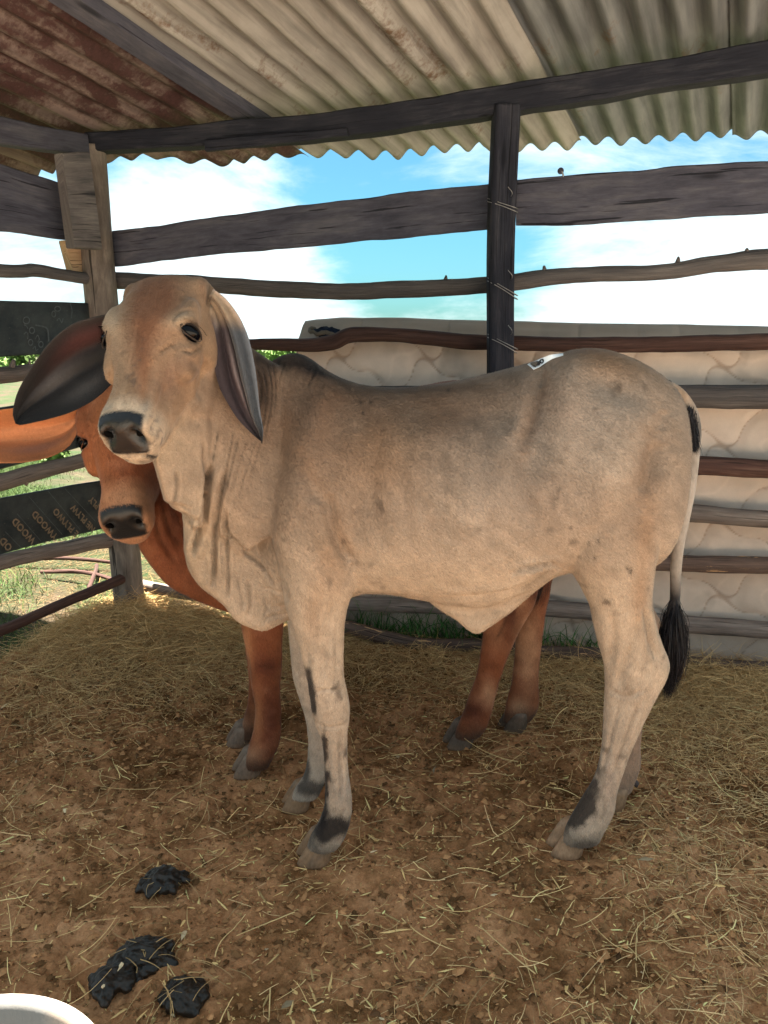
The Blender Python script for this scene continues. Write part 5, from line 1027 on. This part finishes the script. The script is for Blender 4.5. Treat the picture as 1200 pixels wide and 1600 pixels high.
C = lerp(C, PALE, np.clip((t_ - 0.72) / 0.12, 0, 1) * (np.abs(x_) < 0.12) * (z_ > -0.2) * (V[:, 1] < 2.25) * 0.75)
C = lerp(C, (0.30, 0.115, 0.045), np.clip(gauss_px(Q, 150, 760, 20, 60) + gauss_px(Q, 170, 640, 30, 40), 0, 1) * 0.6)
C = lerp(C, DRED, np.clip(gauss_px(Q, 425, 1120, 16, 60) * 0.8 + gauss_px(Q, 415, 1040, 25, 14) * 0.7, 0, 1) * (xx < 460) * (yy > 950)); C = lerp(C, (0.36, 0.17, 0.08), gauss_px(Q, 385, 1010, 10, 50) * 0.6 + gauss_px(Q, 402, 1120, 7, 40) * 0.5); C = lerp(C, PALE, np.clip(gauss_px(Q, 392, 1180, 18, 14) + gauss_px(Q, 378, 1130, 14, 14), 0, 1) * 0.6)
C = lerp(C, DRED, np.clip(gauss_px(Q, 800, 960, 14, 45) * 0.9 + gauss_px(Q, 835, 915, 30, 26) * 0.9 + gauss_px(Q, 738, 1110, 22, 18) * 0.8, 0, 1)); C = lerp(C, PALE, np.clip(0.25 * nz2 + gauss_px(Q, 825, 1010, 20, 60) * 1.2 + gauss_px(Q, 765, 1085, 14, 20) * 0.9 + gauss_px(Q, 775, 985, 14, 30) * 0.5 + gauss_px(Q, 812, 935, 8, 14) + gauss_px(Q, 810, 1105, 18, 12), 0, 1) * 0.85)
C = lerp(C, (0.009, 0.009, 0.010), pad); C = lerp(C, (0.004, 0.004, 0.004), np.clip(nost * 2.2, 0, 1))  # nose pad colour, and painted shade in the nostrils
for s, c in eyes2: C = lerp(C, (0.02, 0.014, 0.012), np.clip(1.7 - np.linalg.norm(V - c, axis=1) / 0.019, 0, 1))
C = lerp(C, (0.04, 0.028, 0.02), np.clip((yy - np.where(xx < 600, np.where(V[:, 1] < 2.42, 1172, 1125), np.where(V[:, 1] < 2.57, 1128, 1100)) + nz2 * 12) / 22, 0, 1) * (yy > 1080) * 0.75)
C = C * (1 - 0.4 * dark)[:, None] * (1 + 0.5 * nz[:, None] + 0.35 * nz2[:, None])  # painted shade in the fold creases, plus mottling
me2.materials.clear(); me2.materials.append(M_coat); set_col(me2, np.hstack((C.clip(0.002, 0.9), (1 - pad * 0.85)[:, None]))); me2.polygons.foreach_set('use_smooth', np.ones(len(me2.polygons), bool)); me2.update()
cow2 = empty('red_heifer', (-0.05, 2.5, 0)); tag(cow2, 'red brown heifer standing behind the fawn one with its face low at the corner post', 'heifer')
b2 = bpy.data.objects.new('body', me2); COL.objects.link(b2); b2.parent = cow2
d2 = V - FR2[0]; fm2 = 1 - np.clip(pad * 1.2 + np.clip(nost, 0, 1), 0, 1)
for s_, c_ in eyes2: fm2 = fm2 * (np.linalg.norm(V - c_, axis=1) > 0.026)
fur('coat_hair', me2, V, Nn, C, 150000, lambda P: np.full(len(P), 0.0085), 0.0008, lambda P: np.tile((0.3, 0.0, -0.9), (len(P), 1)), cow2, 92, fm2)
LIDC = (0.07, 0.026, 0.012); BODY2 = (V, Nn)
for s, c in eyes2: add_eye(c, s, FR2, cow2, 0.020, 0.012)
def col_b(t, v):
    c = np.array((0.25, 0.095, 0.038)); h = 0.30 * float(vn(np.array([(v * 9, t * 3, 0.0)]), 5)[0]) + 0.12 * float(vn(np.array([(v * 40, t * 5, 0.0)]), 6)[0]); c = c * (1 + h); g = math.exp(-((v - 0.8) / 0.08) ** 2) * math.exp(-((t - 0.35) / 0.2) ** 2); c = c + (np.array((0.12, 0.06, 0.05)) - c) * g * 0.7
    e = math.exp(-((v - 0.45) / 0.3) ** 2); return (c + np.array((0.10, 0.05, 0.03)) * e).clip(0.01, 0.8)
ear([(135, 622), (110, 632), (70, 637), (20, 638), (-30, 648), (-75, 672), (-95, 700)], [(122, 672), (116, 685), (104, 700), (75, 715), (30, 723), (-20, 722), (-65, 714), (-95, 702)], 2.22, 2.10, 0.07, col_b, cow2, thick=0.005)
ear_fur(bpy.data.objects[EAR_NAMES[-1]], cow2, 30000, (-0.9, 0, -0.2))
ear([(262, 640), (300, 650), (345, 668), (380, 690), (400, 715)], [(262, 690), (290, 715), (330, 735), (370, 738), (400, 718)], 2.30, 2.40, 0.03, col_b, cow2, thick=0.005)
nostrils(BODY2[0], FR2, 1.27, cow2)
hoof(393, 1204, W + 0.3, 1.0, cow2, (0.18, 0.125, 0.09), seed=11); hoof(378, 1158, W + 0.2, 0.9, cow2, (0.16, 0.11, 0.08), seed=12); hoof(722, 1160, W + 0.25, 1.05, cow2, (0.11, 0.078, 0.058), seed=13); hoof(806, 1136, W + 0.25, 1.0, cow2, (0.10, 0.07, 0.05), seed=14)
tp = [tf2(U(x, y, 2.02)) for x, y in ((1062, 615), (1078, 640), (1084, 690), (1080, 760), (1074, 830), (1070, 890), (1066, 930))]
V, Fc, _ = tube(catmull(tp, 6), np.interp(np.linspace(0, 1, 37), (0, .1, .5, 1), (.030, .02, .014, .010)), 14, 0.06, 3); t2 = mesh_obj('tail', V, Fc, M_ear, cow2, col=np.tile(REDC, (len(V), 1)))
a_, b_ = tp[-1], tp[-1] - (0, 0, 0.2); q = hair_bundle('switch', [a_, a_ - (0, 0, .05)], [b_, b_ - (0, 0, .04)], 1500, 0.005, 0.012, 0.0011, (0.03, 0.02, 0.02), t2, 15, 0.008, belly=0.014); q['kind'] = 'stuff'
# ---- auction sticker on the back of the front animal
bv = BVHTree.FromPolygons([tuple(v) for v in BODY1[0]], [tuple(p.vertices) for p in me.polygons])
def on_body(px, py, out_=0.003):
    a = U(px, py, 1.0); o = Vector((0, 0, H)); d = (Vector(a) - o).normalized(); h = bv.ray_cast(o, d)
    return h
def sticker():
    topc = [(824, 569), (836, 564), (850, 558), (862, 554), (880, 552)]; botc = [(834, 577), (843, 573), (852, 567), (864, 560), (880, 555)]; lifts = (0.010, 0.012, 0.010, 0.018, 0.008)
    def sp_(x, y, l_):
        h = on_body(x, y)
        if h[0] is None: h = on_body(x, y + 6)
        if h[0] is None: h = on_body(x, y + 14)
        p = np.array(h[0]) if h[0] is not None else U(x, y, 2.0)
        return p + (0, -l_ * 0.7, l_)
    T = catmull([U(x, y, sp_(x, y, l_)[1]) for (x, y), l_ in zip(topc, lifts)], 6); Bc = catmull([U(x, y, sp_(x, y, l_)[1]) for (x, y), l_ in zip(botc, lifts)], 6); n = len(T); V = np.vstack((T, Bc)); 
    V = np.vstack((V, V - (0, -0.001, 0.0012))); Fc = [(i, i + 1, n + i + 1, n + i) for i in range(n - 1)] + [(2 * n + i, 3 * n + i, 3 * n + i + 1, 2 * n + i + 1) for i in range(n - 1)] + [(0, n, 3 * n, 2 * n), (n - 1, 3 * n - 1, 4 * n - 1, 2 * n - 1)] + [(i, 2 * n + i, 2 * n + i + 1, i + 1) for i in range(n - 1)] + [(n + i, n + i + 1, 3 * n + i + 1, 3 * n + i) for i in range(n - 1)]
    o = mesh_obj('sticker', V, Fc, simple('white paper', (0.72, 0.74, 0.76), 0.5, 0, 0.05), None, smooth=False); tag(o, 'white paper number sticker half peeled off the back of the fawn heifer', 'sticker')
    # digits, mapped into the strip
    nrm = Vector(np.cross(T[6] - T[0], Bc[3] - T[3])); nrm.normalize(); nrm = nrm if nrm.y < 0 else -nrm
    xd = Vector((T[10] - T[0]) + (Bc[10] - Bc[0])).normalized(); yd = nrm.cross(xd).normalized()
    cu = bpy.data.curves.new('d', 'FONT'); cu.body = '180'; cu.size = 0.042; cu.offset = 0.0016; ob = bpy.data.objects.new('tmp', cu); COL.objects.link(ob); m = bpy.data.meshes.new_from_object(ob.evaluated_get(bpy.context.evaluated_depsgraph_get())); bpy.data.objects.remove(ob)
    o0 = Vector(Bc[2]) * 0.9 + Vector(T[2]) * 0.1 + nrm * 0.002; vv = np.array([v.co[:] for v in m.vertices]); s = np.linalg.norm(T[8] - T[0]); 
    # follow the strip: x along it, y across it
    def mapp(x, y):
        t = np.clip((x + 0.006) / 0.085 * 14, 0, n - 1.001); i = int(t); f = t - i; t_ = T[i] * (1 - f) + T[i + 1] * f; b_ = Bc[i] * (1 - f) + Bc[i + 1] * f; return b_ + (t_ - b_) * (0.18 + y / 0.030 * 0.62) + np.array(nrm) * 0.0012
    W_ = np.array([mapp(x, y) for x, y, z in vv]); m.vertices.foreach_set('co', W_.astype(np.float32).ravel()); m.update(); m.materials.clear(); m.materials.append(simple('black print', (0.01, 0.01, 0.012), 0.5)); d = bpy.data.objects.new('printed_number', m); COL.objects.link(d); d.parent = o
sticker()
# ------------------------------------------------------------------ straw, litter, dung, grass
def ribbons(name, P, ang, pitch_, ln_, wd, curl, col, mat, segs=5, droop=0.0, taper=0.35, var=0.22, seed=0, cross=True, gz=None, thick=0.35):
    """many narrow bent stems; P roots (n,3)"""
    g = np.random.default_rng(seed); n = len(P); dirx = np.cos(ang) * np.cos(pitch_); diry = np.sin(ang) * np.cos(pitch_); dz = np.sin(pitch_)
    T = np.stack((dirx, diry, dz), 1); S = np.stack((-np.sin(ang), np.cos(ang), g.normal(size=n) * 0.5), 1); S /= np.linalg.norm(S, axis=1)[:, None]; Nv = np.cross(T, S)
    pts = [P]; cur = P.copy(); TT = T.copy(); kink = (g.random(n) < 0.25)
    for k in range(segs):
        TT = TT + S * (curl / segs)[:, None] + Nv * (g.normal(size=n) * 0.05)[:, None]; TT[:, 2] -= droop / segs; km = kink & (g.random(n) < 0.25); TT[km] += S[km] * (g.normal(size=(km.sum(), 1)) * 0.6)
        TT /= np.linalg.norm(TT, axis=1)[:, None]; cur = cur + TT * (ln_ / segs)[:, None]; 
        if gz is not None: fl = gz(cur[:, 0], cur[:, 1]) + 0.0015; cur[:, 2] = np.where(cur[:, 2] < fl, fl, cur[:, 2])
        pts.append(cur.copy())
    L_ = []
    for k, c in enumerate(pts):
        w_ = wd * (1 - taper * k / segs) * 0.5; L_ += [c - S * w_[:, None], c + S * w_[:, None], c + Nv * (w_ * 2 * thick)[:, None]]
    Vv = np.stack(L_, 1); m = Vv.shape[1]; base = np.arange(n) * m; q = []
    for k in range(segs):
        for a, b_ in ((0, 1), (1, 2), (2, 0)): q.append(np.stack((base + 3 * k + a, base + 3 * k + b_, base + 3 * k + 3 + b_, base + 3 * k + 3 + a), 1))
    C = (np.asarray(col) * (1 + var * g.normal(size=(n, 1)))).clip(0.01, 0.9); C = np.repeat(C, m, axis=0)
    o = mesh_obj(name, Vv.reshape(-1, 3), np.concatenate(q), mat, None, smooth=False, col=C); return o
# floor height lookup on the grid
GH = gz.reshape(470, 560)
def fh(x, y):
    u = np.clip((x + 2.5) / 5.2 * 559, 0, 558.999); v = np.clip((y - 0.2) / 4.3 * 469, 0, 468.999); i = u.astype(int); j = v.astype(int); a = u - i; b_ = v - j
    return GH[j, i] * (1 - a) * (1 - b_) + GH[j, i + 1] * a * (1 - b_) + GH[j + 1, i] * (1 - a) * b_ + GH[j + 1, i + 1] * a * b_
def straw_density(x, y):
    db = -((x - CORNER[0]) * bn[0] + (y - CORNER[1]) * bn[1]); dl = -((x - CORNER[0]) * ln[0] + (y - CORNER[1]) * ln[1])
    P = np.stack((x, y, x * 0), 1); n = fbm(P * 2.4, 4, 200)
    d = 0.02 + 0.9 * np.exp(-(np.maximum(db, 0) / 0.55) ** 2) * (0.8 + n) + 1.6 * np.exp(-(np.hypot(x - CORNER[0] - 0.3, y - CORNER[1] + 0.25) / 0.55) ** 2)
    d += 0.5 * np.clip((x - 0.4) / 0.9, 0, 1) * np.clip((y - 1.0) / 1.0, 0, 1) * (0.8 + n * 1.3) + 0.25 * np.clip(n * 2, 0, 1)
    d *= np.where(db < -0.12, 0.0, 1) * np.where(dl < -0.35, 0.0, 1); return d.clip(0, 2) / 2
def scatter(n, seed, dens=straw_density, x0=-2.3, x1=2.4, y0=0.5, y1=4.1):
    g = np.random.default_rng(seed); xs, ys = [], []; got = 0
    while got < n:
        x = g.uniform(x0, x1, n * 2); y = g.uniform(y0, y1, n * 2); k = g.random(n * 2) < dens(x, y); xs.append(x[k]); ys.append(y[k]); got += k.sum()
    return np.concatenate(xs)[:n], np.concatenate(ys)[:n], g
hay = (0.42, 0.30, 0.145)
n = 38000; x, y, g = scatter(n, 1); z = fh(x, y) + g.random(n) * 0.012
mix_ = g.random((n, 1)); colh = np.array((0.34, 0.19, 0.075)) * mix_ + np.array((0.72, 0.51, 0.27)) * (1 - mix_)
tag(ribbons('straw_litter', np.stack((x, y, z), 1), g.uniform(0, 6.28, n), g.normal(size=n) * 0.12, g.gamma(2.2, 0.028, n).clip(0.015, 0.2), g.uniform(0.0014, 0.0032, n), g.normal(size=n) * 0.7, colh, M_straw, 5, 0.15, seed=1, gz=fh), 'dry hay trodden into the floor of the pen', None, None, 'stuff')
# thick hay heaped along the back fence and in the corner
def dens2(x, y):
    db = -((x - CORNER[0]) * bn[0] + (y - CORNER[1]) * bn[1]); dl = -((x - CORNER[0]) * ln[0] + (y - CORNER[1]) * ln[1])
    P = np.stack((x, y, x * 0), 1); n = fbm(P * 3.1, 3, 210); c = np.exp(-(np.hypot(x - CORNER[0] - 0.25, y - CORNER[1] + 0.22) / 0.50) ** 2)
    d = c * 1.3 + np.exp(-((db - 0.15) / 0.26) ** 2) * (0.55 + 0.8 * n) + 0.4 * np.exp(-(np.hypot(x - 1.3, y - 2.75) / 0.5) ** 2); return (d * (db > -0.1) * (dl > -0.3)).clip(0, 1)
n = 26000; x, y, g = scatter(n, 2, dens2, -2.0, 2.3, 2.3, 4.1); pile = dens2(x, y); z = fh(x, y) + g.random(n) * (0.015 + 0.055 * pile)
mix_ = g.random((n, 1)); colh = np.array((0.36, 0.21, 0.085)) * mix_ + np.array((0.76, 0.53, 0.26)) * (1 - mix_)
tag(ribbons('hay', np.stack((x, y, z), 1), g.uniform(0, 6.28, n), g.normal(size=n) * 0.28, g.gamma(3, 0.035, n).clip(0.03, 0.25), g.uniform(0.0012, 0.003, n), g.normal(size=n) * 1.3, colh, M_straw, 6, 0.4, seed=2, gz=fh), 'loose tangled hay heaped in the corner and along the back fence', None, None, 'stuff')
# longer single stems lying across the near floor
n = 420; g = np.random.default_rng(3); x = g.uniform(-1.3, 1.5, n); y = g.uniform(0.75, 2.6, n); z = fh(x, y) + 0.006 + g.random(n) * 0.008
tag(ribbons('straw_stems', np.stack((x, y, z), 1), g.uniform(0, 6.28, n), g.normal(size=n) * 0.05, g.uniform(0.06, 0.22, n), g.uniform(0.0018, 0.0034, n), g.normal(size=n) * 0.9, np.tile((0.74, 0.53, 0.25), (n, 1)), M_straw, 9, 0.1, seed=4, gz=fh), 'long pale straw stems lying singly on the earth', None, None, 'stuff')
# chaff, husk flakes, clods
def flakes(name, n, size, col, seed, label, flat=0.25, dens=None, ab=(1.0, 0.5), var=0.3):
    g = np.random.default_rng(seed); x, y, g = scatter(n, seed, dens or (lambda x, y: np.full(len(x), 0.9)), -1.7, 1.9, 0.7, 3.6); z = fh(x, y); s = size * g.gamma(2, 0.5, n).clip(0.3, 3)
    base = np.array([(1, 0, 0), (0.3, 0.9, 0.15), (-0.6, 0.75, 0), (-1, -0.1, 0.1), (-0.3, -0.9, 0), (0.65, -0.7, 0.12), (0, 0, 1), (0, 0, -0.6)], float) * (ab[0], ab[1], flat)
    th = g.uniform(0, 6.28, n); J = 1 + 0.35 * g.normal(size=(n, 8, 1)) * np.array((1, 1, 1)); A = base[None] * J * s[:, None, None]; c, s_ = np.cos(th)[:, None], np.sin(th)[:, None]; tl = g.normal(size=(n, 1)) * 0.3
    X = A[..., 0] * c - A[..., 1] * s_; Y = A[..., 0] * s_ + A[..., 1] * c; Z = A[..., 2] + A[..., 0] * tl * 0.6
    V = np.stack((X + x[:, None], Y + y[:, None], Z + z[:, None] + s[:, None] * flat * 0.6), -1).reshape(-1, 3); b_ = (np.arange(n) * 8)[:, None]
    tri = np.array([(0, 1, 6), (1, 2, 6), (2, 3, 6), (3, 4, 6), (4, 5, 6), (5, 0, 6), (1, 0, 7), (2, 1, 7), (3, 2, 7), (4, 3, 7), (5, 4, 7), (0, 5, 7)]); Fc = (b_[:, :, None] + tri[None]).reshape(-1, 3)
    C = np.repeat((np.array(col) * (1 + var * g.normal(size=(n, 1))).clip(0.45, 2.2)).clip(0.008, 0.8), 8, axis=0); tag(mesh_obj(name, V, Fc, M_straw, None, smooth=False, col=C), label, None, None, 'stuff')
flakes('chaff', 9000, 0.0045, (0.62, 0.42, 0.18), 21, 'pale chaff and husk flakes strewn over the pen floor', 0.18, None, (1.0, 0.35))
flakes('pale_chips', 260, 0.008, (0.55, 0.43, 0.27), 22, 'pale dry husk chips scattered on the earth', 0.15, None, (1.0, 0.5))
flakes('clods', 36000, 0.0046, (0.26, 0.135, 0.062), 23, 'crumbled clods of brown earth', 0.6, None, (1, 0.8), 0.5)
flakes('broken_straw', 16000, 0.0105, (0.66, 0.45, 0.20), 26, 'short broken bits of straw trodden into the earth', 0.08, lambda x, y: (0.3 + straw_density(x, y)).clip(0, 1), (1.0, 0.11), 0.35)
flakes('dung_crumbs', 1000, 0.0055, (0.13, 0.070, 0.036), 24, 'dark crumbs of trodden dung', 0.5, lambda x, y: np.clip(0.15 + fbm(np.stack((x, y, x * 0), 1) * 2.1, 3, 250) * 2, 0, 1), (1, 0.75), 0.35)
# dung: each heap is a coil of folded lumps
M_dung, nt, b, L = newmat('fresh dark dung', 0.35); tc = nt.nodes.new('ShaderNodeTexCoord'); n1_ = tnoise(nt, tc.outputs['Object'], 40, 6, 0.6); L.new(mixc(nt, mrange(nt, n1_, 0.3, 0.7), (0.004, 0.003, 0.0022), (0.022, 0.013, 0.007)), b.inputs['Base Color']); b.inputs['Roughness'].default_value = 0.42; bump(nt, b, n1_, 0.6, 0.006)
def dung(px, py, rx, ry, hgt, lumps, seed, label):
    g = np.random.default_rng(seed); c = G(px, py, 0); c[2] = fh(np.array([c[0]]), np.array([c[1]]))[0]; parts = []
    for k in range(lumps):
        a = g.uniform(0, 6.28); r = math.sqrt(g.random()) * 0.8; ht = (1 - r) * hgt * 0.75; q = c + (math.cos(a) * r * rx, math.sin(a) * r * ry, ht); L_ = g.uniform(0.016, 0.036); th = g.uniform(0, 3.14); d = np.array((math.cos(th), math.sin(th), 0)); s = np.array((-d[1], d[0], 0))
        P = [q - d * L_, q - d * L_ * 0.4 + s * 0.006 + (0, 0, 0.006), q + d * L_ * 0.4 - s * 0.004 + (0, 0, 0.007), q + d * L_]; V, Fc, _ = tube(catmull(P, 4), np.interp(np.linspace(0, 1, 13), (0, .1, .5, .9, 1), (.003, .009, .013, .009, .002)) * g.uniform(0.8, 1.2), 12, 0.25, seed + k); parts.append((V, Fc))
    me_, V, E_ = remesh(parts, 0.0028, 1); n_ = normals(me_, V); V = V + n_ * (0.004 * fbm(V * 60, 3, seed) + 0.0015 * fbm(V * 160, 2, seed))[:, None]; normals(me_, V); me_.materials.clear(); me_.materials.append(M_dung); me_.polygons.foreach_set('use_smooth', np.ones(len(me_.polygons), bool)); o = bpy.data.objects.new('dung_heap', me_); COL.objects.link(o); tag(o, label, 'dung', 'dung heaps at the lower left of the floor')
dung(255, 1388, .052, .047, .038, 44, 31, 'small black dung heap, farthest from the camera of the fresh ones'); dung(225, 1500, .075, .058, .045, 62, 32, 'largest black dung heap, with a pale chip of husk on its left side'); dung(293, 1556, .060, .040, .04, 44, 33, 'low black dung heap to the right of the largest one'); dung(175, 1545, .045, .045, .03, 22, 34, 'flattened dark dung patch between the white tub and the largest heap')
_g = np.random.default_rng(61); dsp = []
for (px_, py_) in ((255, 1388), (225, 1500), (293, 1556)):
    for _ in range(16): c = G(px_ + _g.normal() * 24, py_ + _g.normal() * 18, 0.0); dsp.append((c[0], c[1], 0.035 + 0.012 * _g.random()))
dsp = np.array(dsp); n = len(dsp); tag(ribbons('straw_on_dung', dsp, _g.uniform(0, 6.28, n), _g.normal(size=n) * 0.12 - 0.05, _g.uniform(0.03, 0.12, n), _g.uniform(0.0015, 0.003, n), _g.normal(size=n) * 0.8, np.tile((0.40, 0.27, 0.13), (n, 1)), M_straw, 6, 0.5, seed=62, gz=fh), 'bits of straw stuck on and round the dung heaps', None, None, 'stuff')
c = G(176, 1530, 0.03); V, Fc, _ = tube([c + (-0.012, -0.03, 0.008), c, c + (0.012, 0.032, 0.012)], [0.003, 0.007, 0.004], 6, 0.3, 2); q = mesh_obj('husk_chip', V, Fc, M_straw, None, smooth=False, col=np.tile((0.65, 0.52, 0.33), (len(V), 1))); tag(q, 'pale husk chip standing at the left side of the largest dung heap', 'husk')
# ------------------------------------------------------------------ white tub at the lower left corner
def tub():
    z = 0.36; c = G(-100, 1765, z); rim_pt = G(42, 1562, z); rad = float(np.linalg.norm((rim_pt - c)[:2])); root = empty('white_tub', (c[0], c[1], 0)); tag(root, 'white plastic feed tub with a muddy rim at the lower left corner', 'tub')
    prof = [(0.86, 0.0), (0.90, 0.02), (0.97, 0.30), (0.985, 0.335), (1.02, 0.335), (1.03, 0.352), (1.02, 0.36), (0.985, 0.36), (0.965, 0.345), (0.90, 0.22), (0.87, 0.20), (0.0, 0.19)]
    n = 96; rings = []
    for r, h_ in prof:
        th = np.arange(n) / n * 2 * math.pi; rings.append(np.stack((c[0] + np.cos(th) * rad * max(r, 0.01), c[1] + np.sin(th) * rad * max(r, 0.01), np.full(n, h_)), 1))
    V, Fc = loft(rings); nz = fbm(V * 14, 4, 301); C = np.tile((0.17, 0.165, 0.155), (len(V), 1)); C = lerp(C, (0.30, 0.20, 0.13), np.clip((nz - 0.18) * 3, 0, 1) * 0.7)
    mesh_obj('tub_wall', V, Fc, M_plastic, root, col=C); 
    V, Fc, _ = tube([(c[0] + math.cos(t) * rad * 1.028, c[1] + math.sin(t) * rad * 1.028, 0.352) for t in np.linspace(0, 6.283, 72)], 0.009, 10); nz = fbm(V * 22, 3, 302); C = lerp(np.tile((0.29, 0.265, 0.235), (len(V), 1)), (0.22, 0.12, 0.08), np.clip((nz + 0.05) * 4, 0, 1) * 0.85); mesh_obj('rim', V, Fc, M_plastic, root, col=C)
M_plastic = vcol_mat('scuffed white plastic', 0.4, 0, noise=0.05, scale=50)
tub()
# ------------------------------------------------------------------ grass outside
def outside(x, y): 
    db = -((x - CORNER[0]) * bn[0] + (y - CORNER[1]) * bn[1]); dl = -((x - CORNER[0]) * ln[0] + (y - CORNER[1]) * ln[1]); return (db < -0.42) | (dl < -0.14)
def gd(x, y): 
    n = fbm(np.stack((x, y, x * 0), 1) * 1.1, 3, 400); return (outside(x, y) * np.clip(0.55 + n * 2.6, 0.0, 1)).astype(float)
n = 90000; x, y, g = scatter(n, 40, gd, -7.5, 0.2, 2.0, 10.0); 
col = np.array((0.052, 0.108, 0.022)) * (1 - g.random((n, 1)) * 0.4) + g.random((n, 1)) ** 3 * np.array((0.07, 0.06, 0.025))
tag(ribbons('grass_blades', np.stack((x, y, np.full(n, -0.062)), 1), g.uniform(0, 6.28, n), g.uniform(0.7, 1.5, n), g.uniform(0.05, 0.17, n), g.uniform(0.003, 0.006, n), g.normal(size=n) * 0.4, col, M_blade, 3, 0.7, 0.8, 0.2, 41, thick=0.1), 'short green grass growing in tufts outside the fence', None, None, 'stuff')
# grass under the mattress edge
n = 420; g = np.random.default_rng(45); pxs = np.where(g.random(n) < 0.8, g.uniform(545, 770, n), g.uniform(840, 950, n)); P = np.array([BF(a, 1008, 0.07 + 0.06 * g.random()) * (1, 1, 0) for a in pxs]) + (0, 0, -0.01)
P += np.stack((g.normal(size=n) * 0.02, g.normal(size=n) * 0.02, np.zeros(n)), 1)
side_ = pxs > 800
tag(ribbons('green_grass_tuft', P, g.uniform(0, 6.28, n), g.uniform(0.8, 1.5, n), np.where(side_, g.uniform(0.08, 0.22, n), g.uniform(0.06, 0.34, n)), g.uniform(0.004, 0.008, n), g.normal(size=n) * 0.5, np.tile((0.06, 0.15, 0.035), (n, 1)), M_blade, 6, 0.9, 0.9, 0.3, 46, thick=0.1), 'long dark green grass blades growing at the foot of the mattress', None, None, 'stuff')
# dry straw spread outside the left fence
n = 9000; x, y, g = scatter(n, 47, lambda x, y: (outside(x, y) * np.clip(0.3 - fbm(np.stack((x, y, x * 0), 1) * 1.1, 3, 400) * 2.4, 0, 1)), -4.5, -0.6, 2.3, 6.5)
tag(ribbons('dry_straw_outside', np.stack((x, y, np.full(n, -0.052)), 1), g.uniform(0, 6.28, n), g.normal(size=n) * 0.1, g.uniform(0.04, 0.16, n), g.uniform(0.002, 0.004, n), g.normal(size=n) * 0.5, np.tile((0.15, 0.108, 0.06), (n, 1)), M_straw, 4, 0.1, seed=48), 'dry straw and twigs lying between the grass outside the fence', None, None, 'stuff')
# two cut branches lying outside
for k, (a, b_, c_) in enumerate((((-2.2, 4.75), (-1.95, 4.6), (-1.6, 4.5)), ((-2.6, 5.0), (-2.3, 5.05), (-1.7, 4.9)), ((-1.9, 4.9), (-1.85, 4.6), (-1.75, 4.35)), ((-1.2, 4.6), (-0.9, 4.7), (-0.5, 4.5)))):
    V, Fc, uv = tube(catmull([(*a, -0.02), ((a[0] + c_[0]) * 0.5 + 0.02, (a[1] + c_[1]) * 0.5, 0.015), (*c_, -0.01)], 6), [0.013] * 13, 10, 0.3, k); o = mesh_obj('fallen_branch', V, Fc, M_redpole, None, uv=uv); tag(o, ('thin cut branch on the grass left of the corner post', 'long thin branch lying behind another in the grass', 'short branch pointing at the corner post in the grass', 'slim branch on the straw right of the corner post')[k], 'branch')
# low scrub: leaf clumps in the middle distance
def scrub(name, n_b, seed, x0, x1, y0, y1, hb, label, leaf):
    g = np.random.default_rng(seed); bx_ = g.uniform(x0, x1, n_b); by_ = y0 + (y1 - y0) * g.random(n_b) ** 1.3; V = []; C = []
    per = 900; tot = n_b * per; bi = np.repeat(np.arange(n_b), per); sz = g.uniform(0.6, 1.4, n_b)[bi] * hb
    th = g.uniform(0, 6.28, tot); r = g.random(tot) ** 0.5; h_ = g.random(tot); lump = 1 + 0.35 * np.sin(th * 3 + bi) + 0.2 * np.sin(th * 7 + bi * 2)
    cx = bx_[bi] + np.cos(th) * r * sz * 0.9 * lump * np.sqrt(1.05 - h_ ** 2); cy = by_[bi] + np.sin(th) * r * sz * 0.9 * lump * np.sqrt(1.05 - h_ ** 2); rad_ = np.hypot(cx, cy)
    base = -0.06 + 0.0016 * np.clip(rad_ - 15, 0, 400) * (0.6 + 0.4 * np.sin(np.arctan2(cy, cx) * 3 + 1)); cz = base + h_ * sz * (0.8 + 0.2 * lump)
    c = np.stack((cx, cy, cz), 1); a = g.normal(size=(tot, 3)); a /= np.linalg.norm(a, axis=1)[:, None]; b_ = np.cross(a, g.normal(size=(tot, 3))); b_ /= np.linalg.norm(b_, axis=1)[:, None]; s = leaf * g.uniform(0.6, 1.4, tot)[:, None]
    Vv = np.stack((c - a * s, c + b_ * s * 0.5, c + a * s, c - b_ * s * 0.5), 1).reshape(-1, 3); Fq = np.arange(tot * 4).reshape(-1, 4)
    col = np.array((0.12, 0.20, 0.05)) * (0.7 + 0.6 * g.random((n_b, 1)))[bi] * (0.8 + 0.4 * g.random((tot, 1))); tag(mesh_obj(name, Vv, Fq, M_blade, None, smooth=False, col=np.repeat(col, 4, axis=0)), label, None, None, 'stuff')
scrub('scrub', 90, 50, -9, 4, 9, 24, 0.22, 'low pale green scrub beyond the fence', 0.04)
scrub('distant_scrub', 260, 51, -70, 40, 40, 110, 0.9, 'distant band of green bushes at the horizon', 0.22)

# parts were modelled in world coordinates: keep them where they stand under their roots
for o in COL.objects:
    if o.parent is not None and o.parent.type == 'EMPTY': o.matrix_parent_inverse = Matrix.Translation(-o.parent.location)
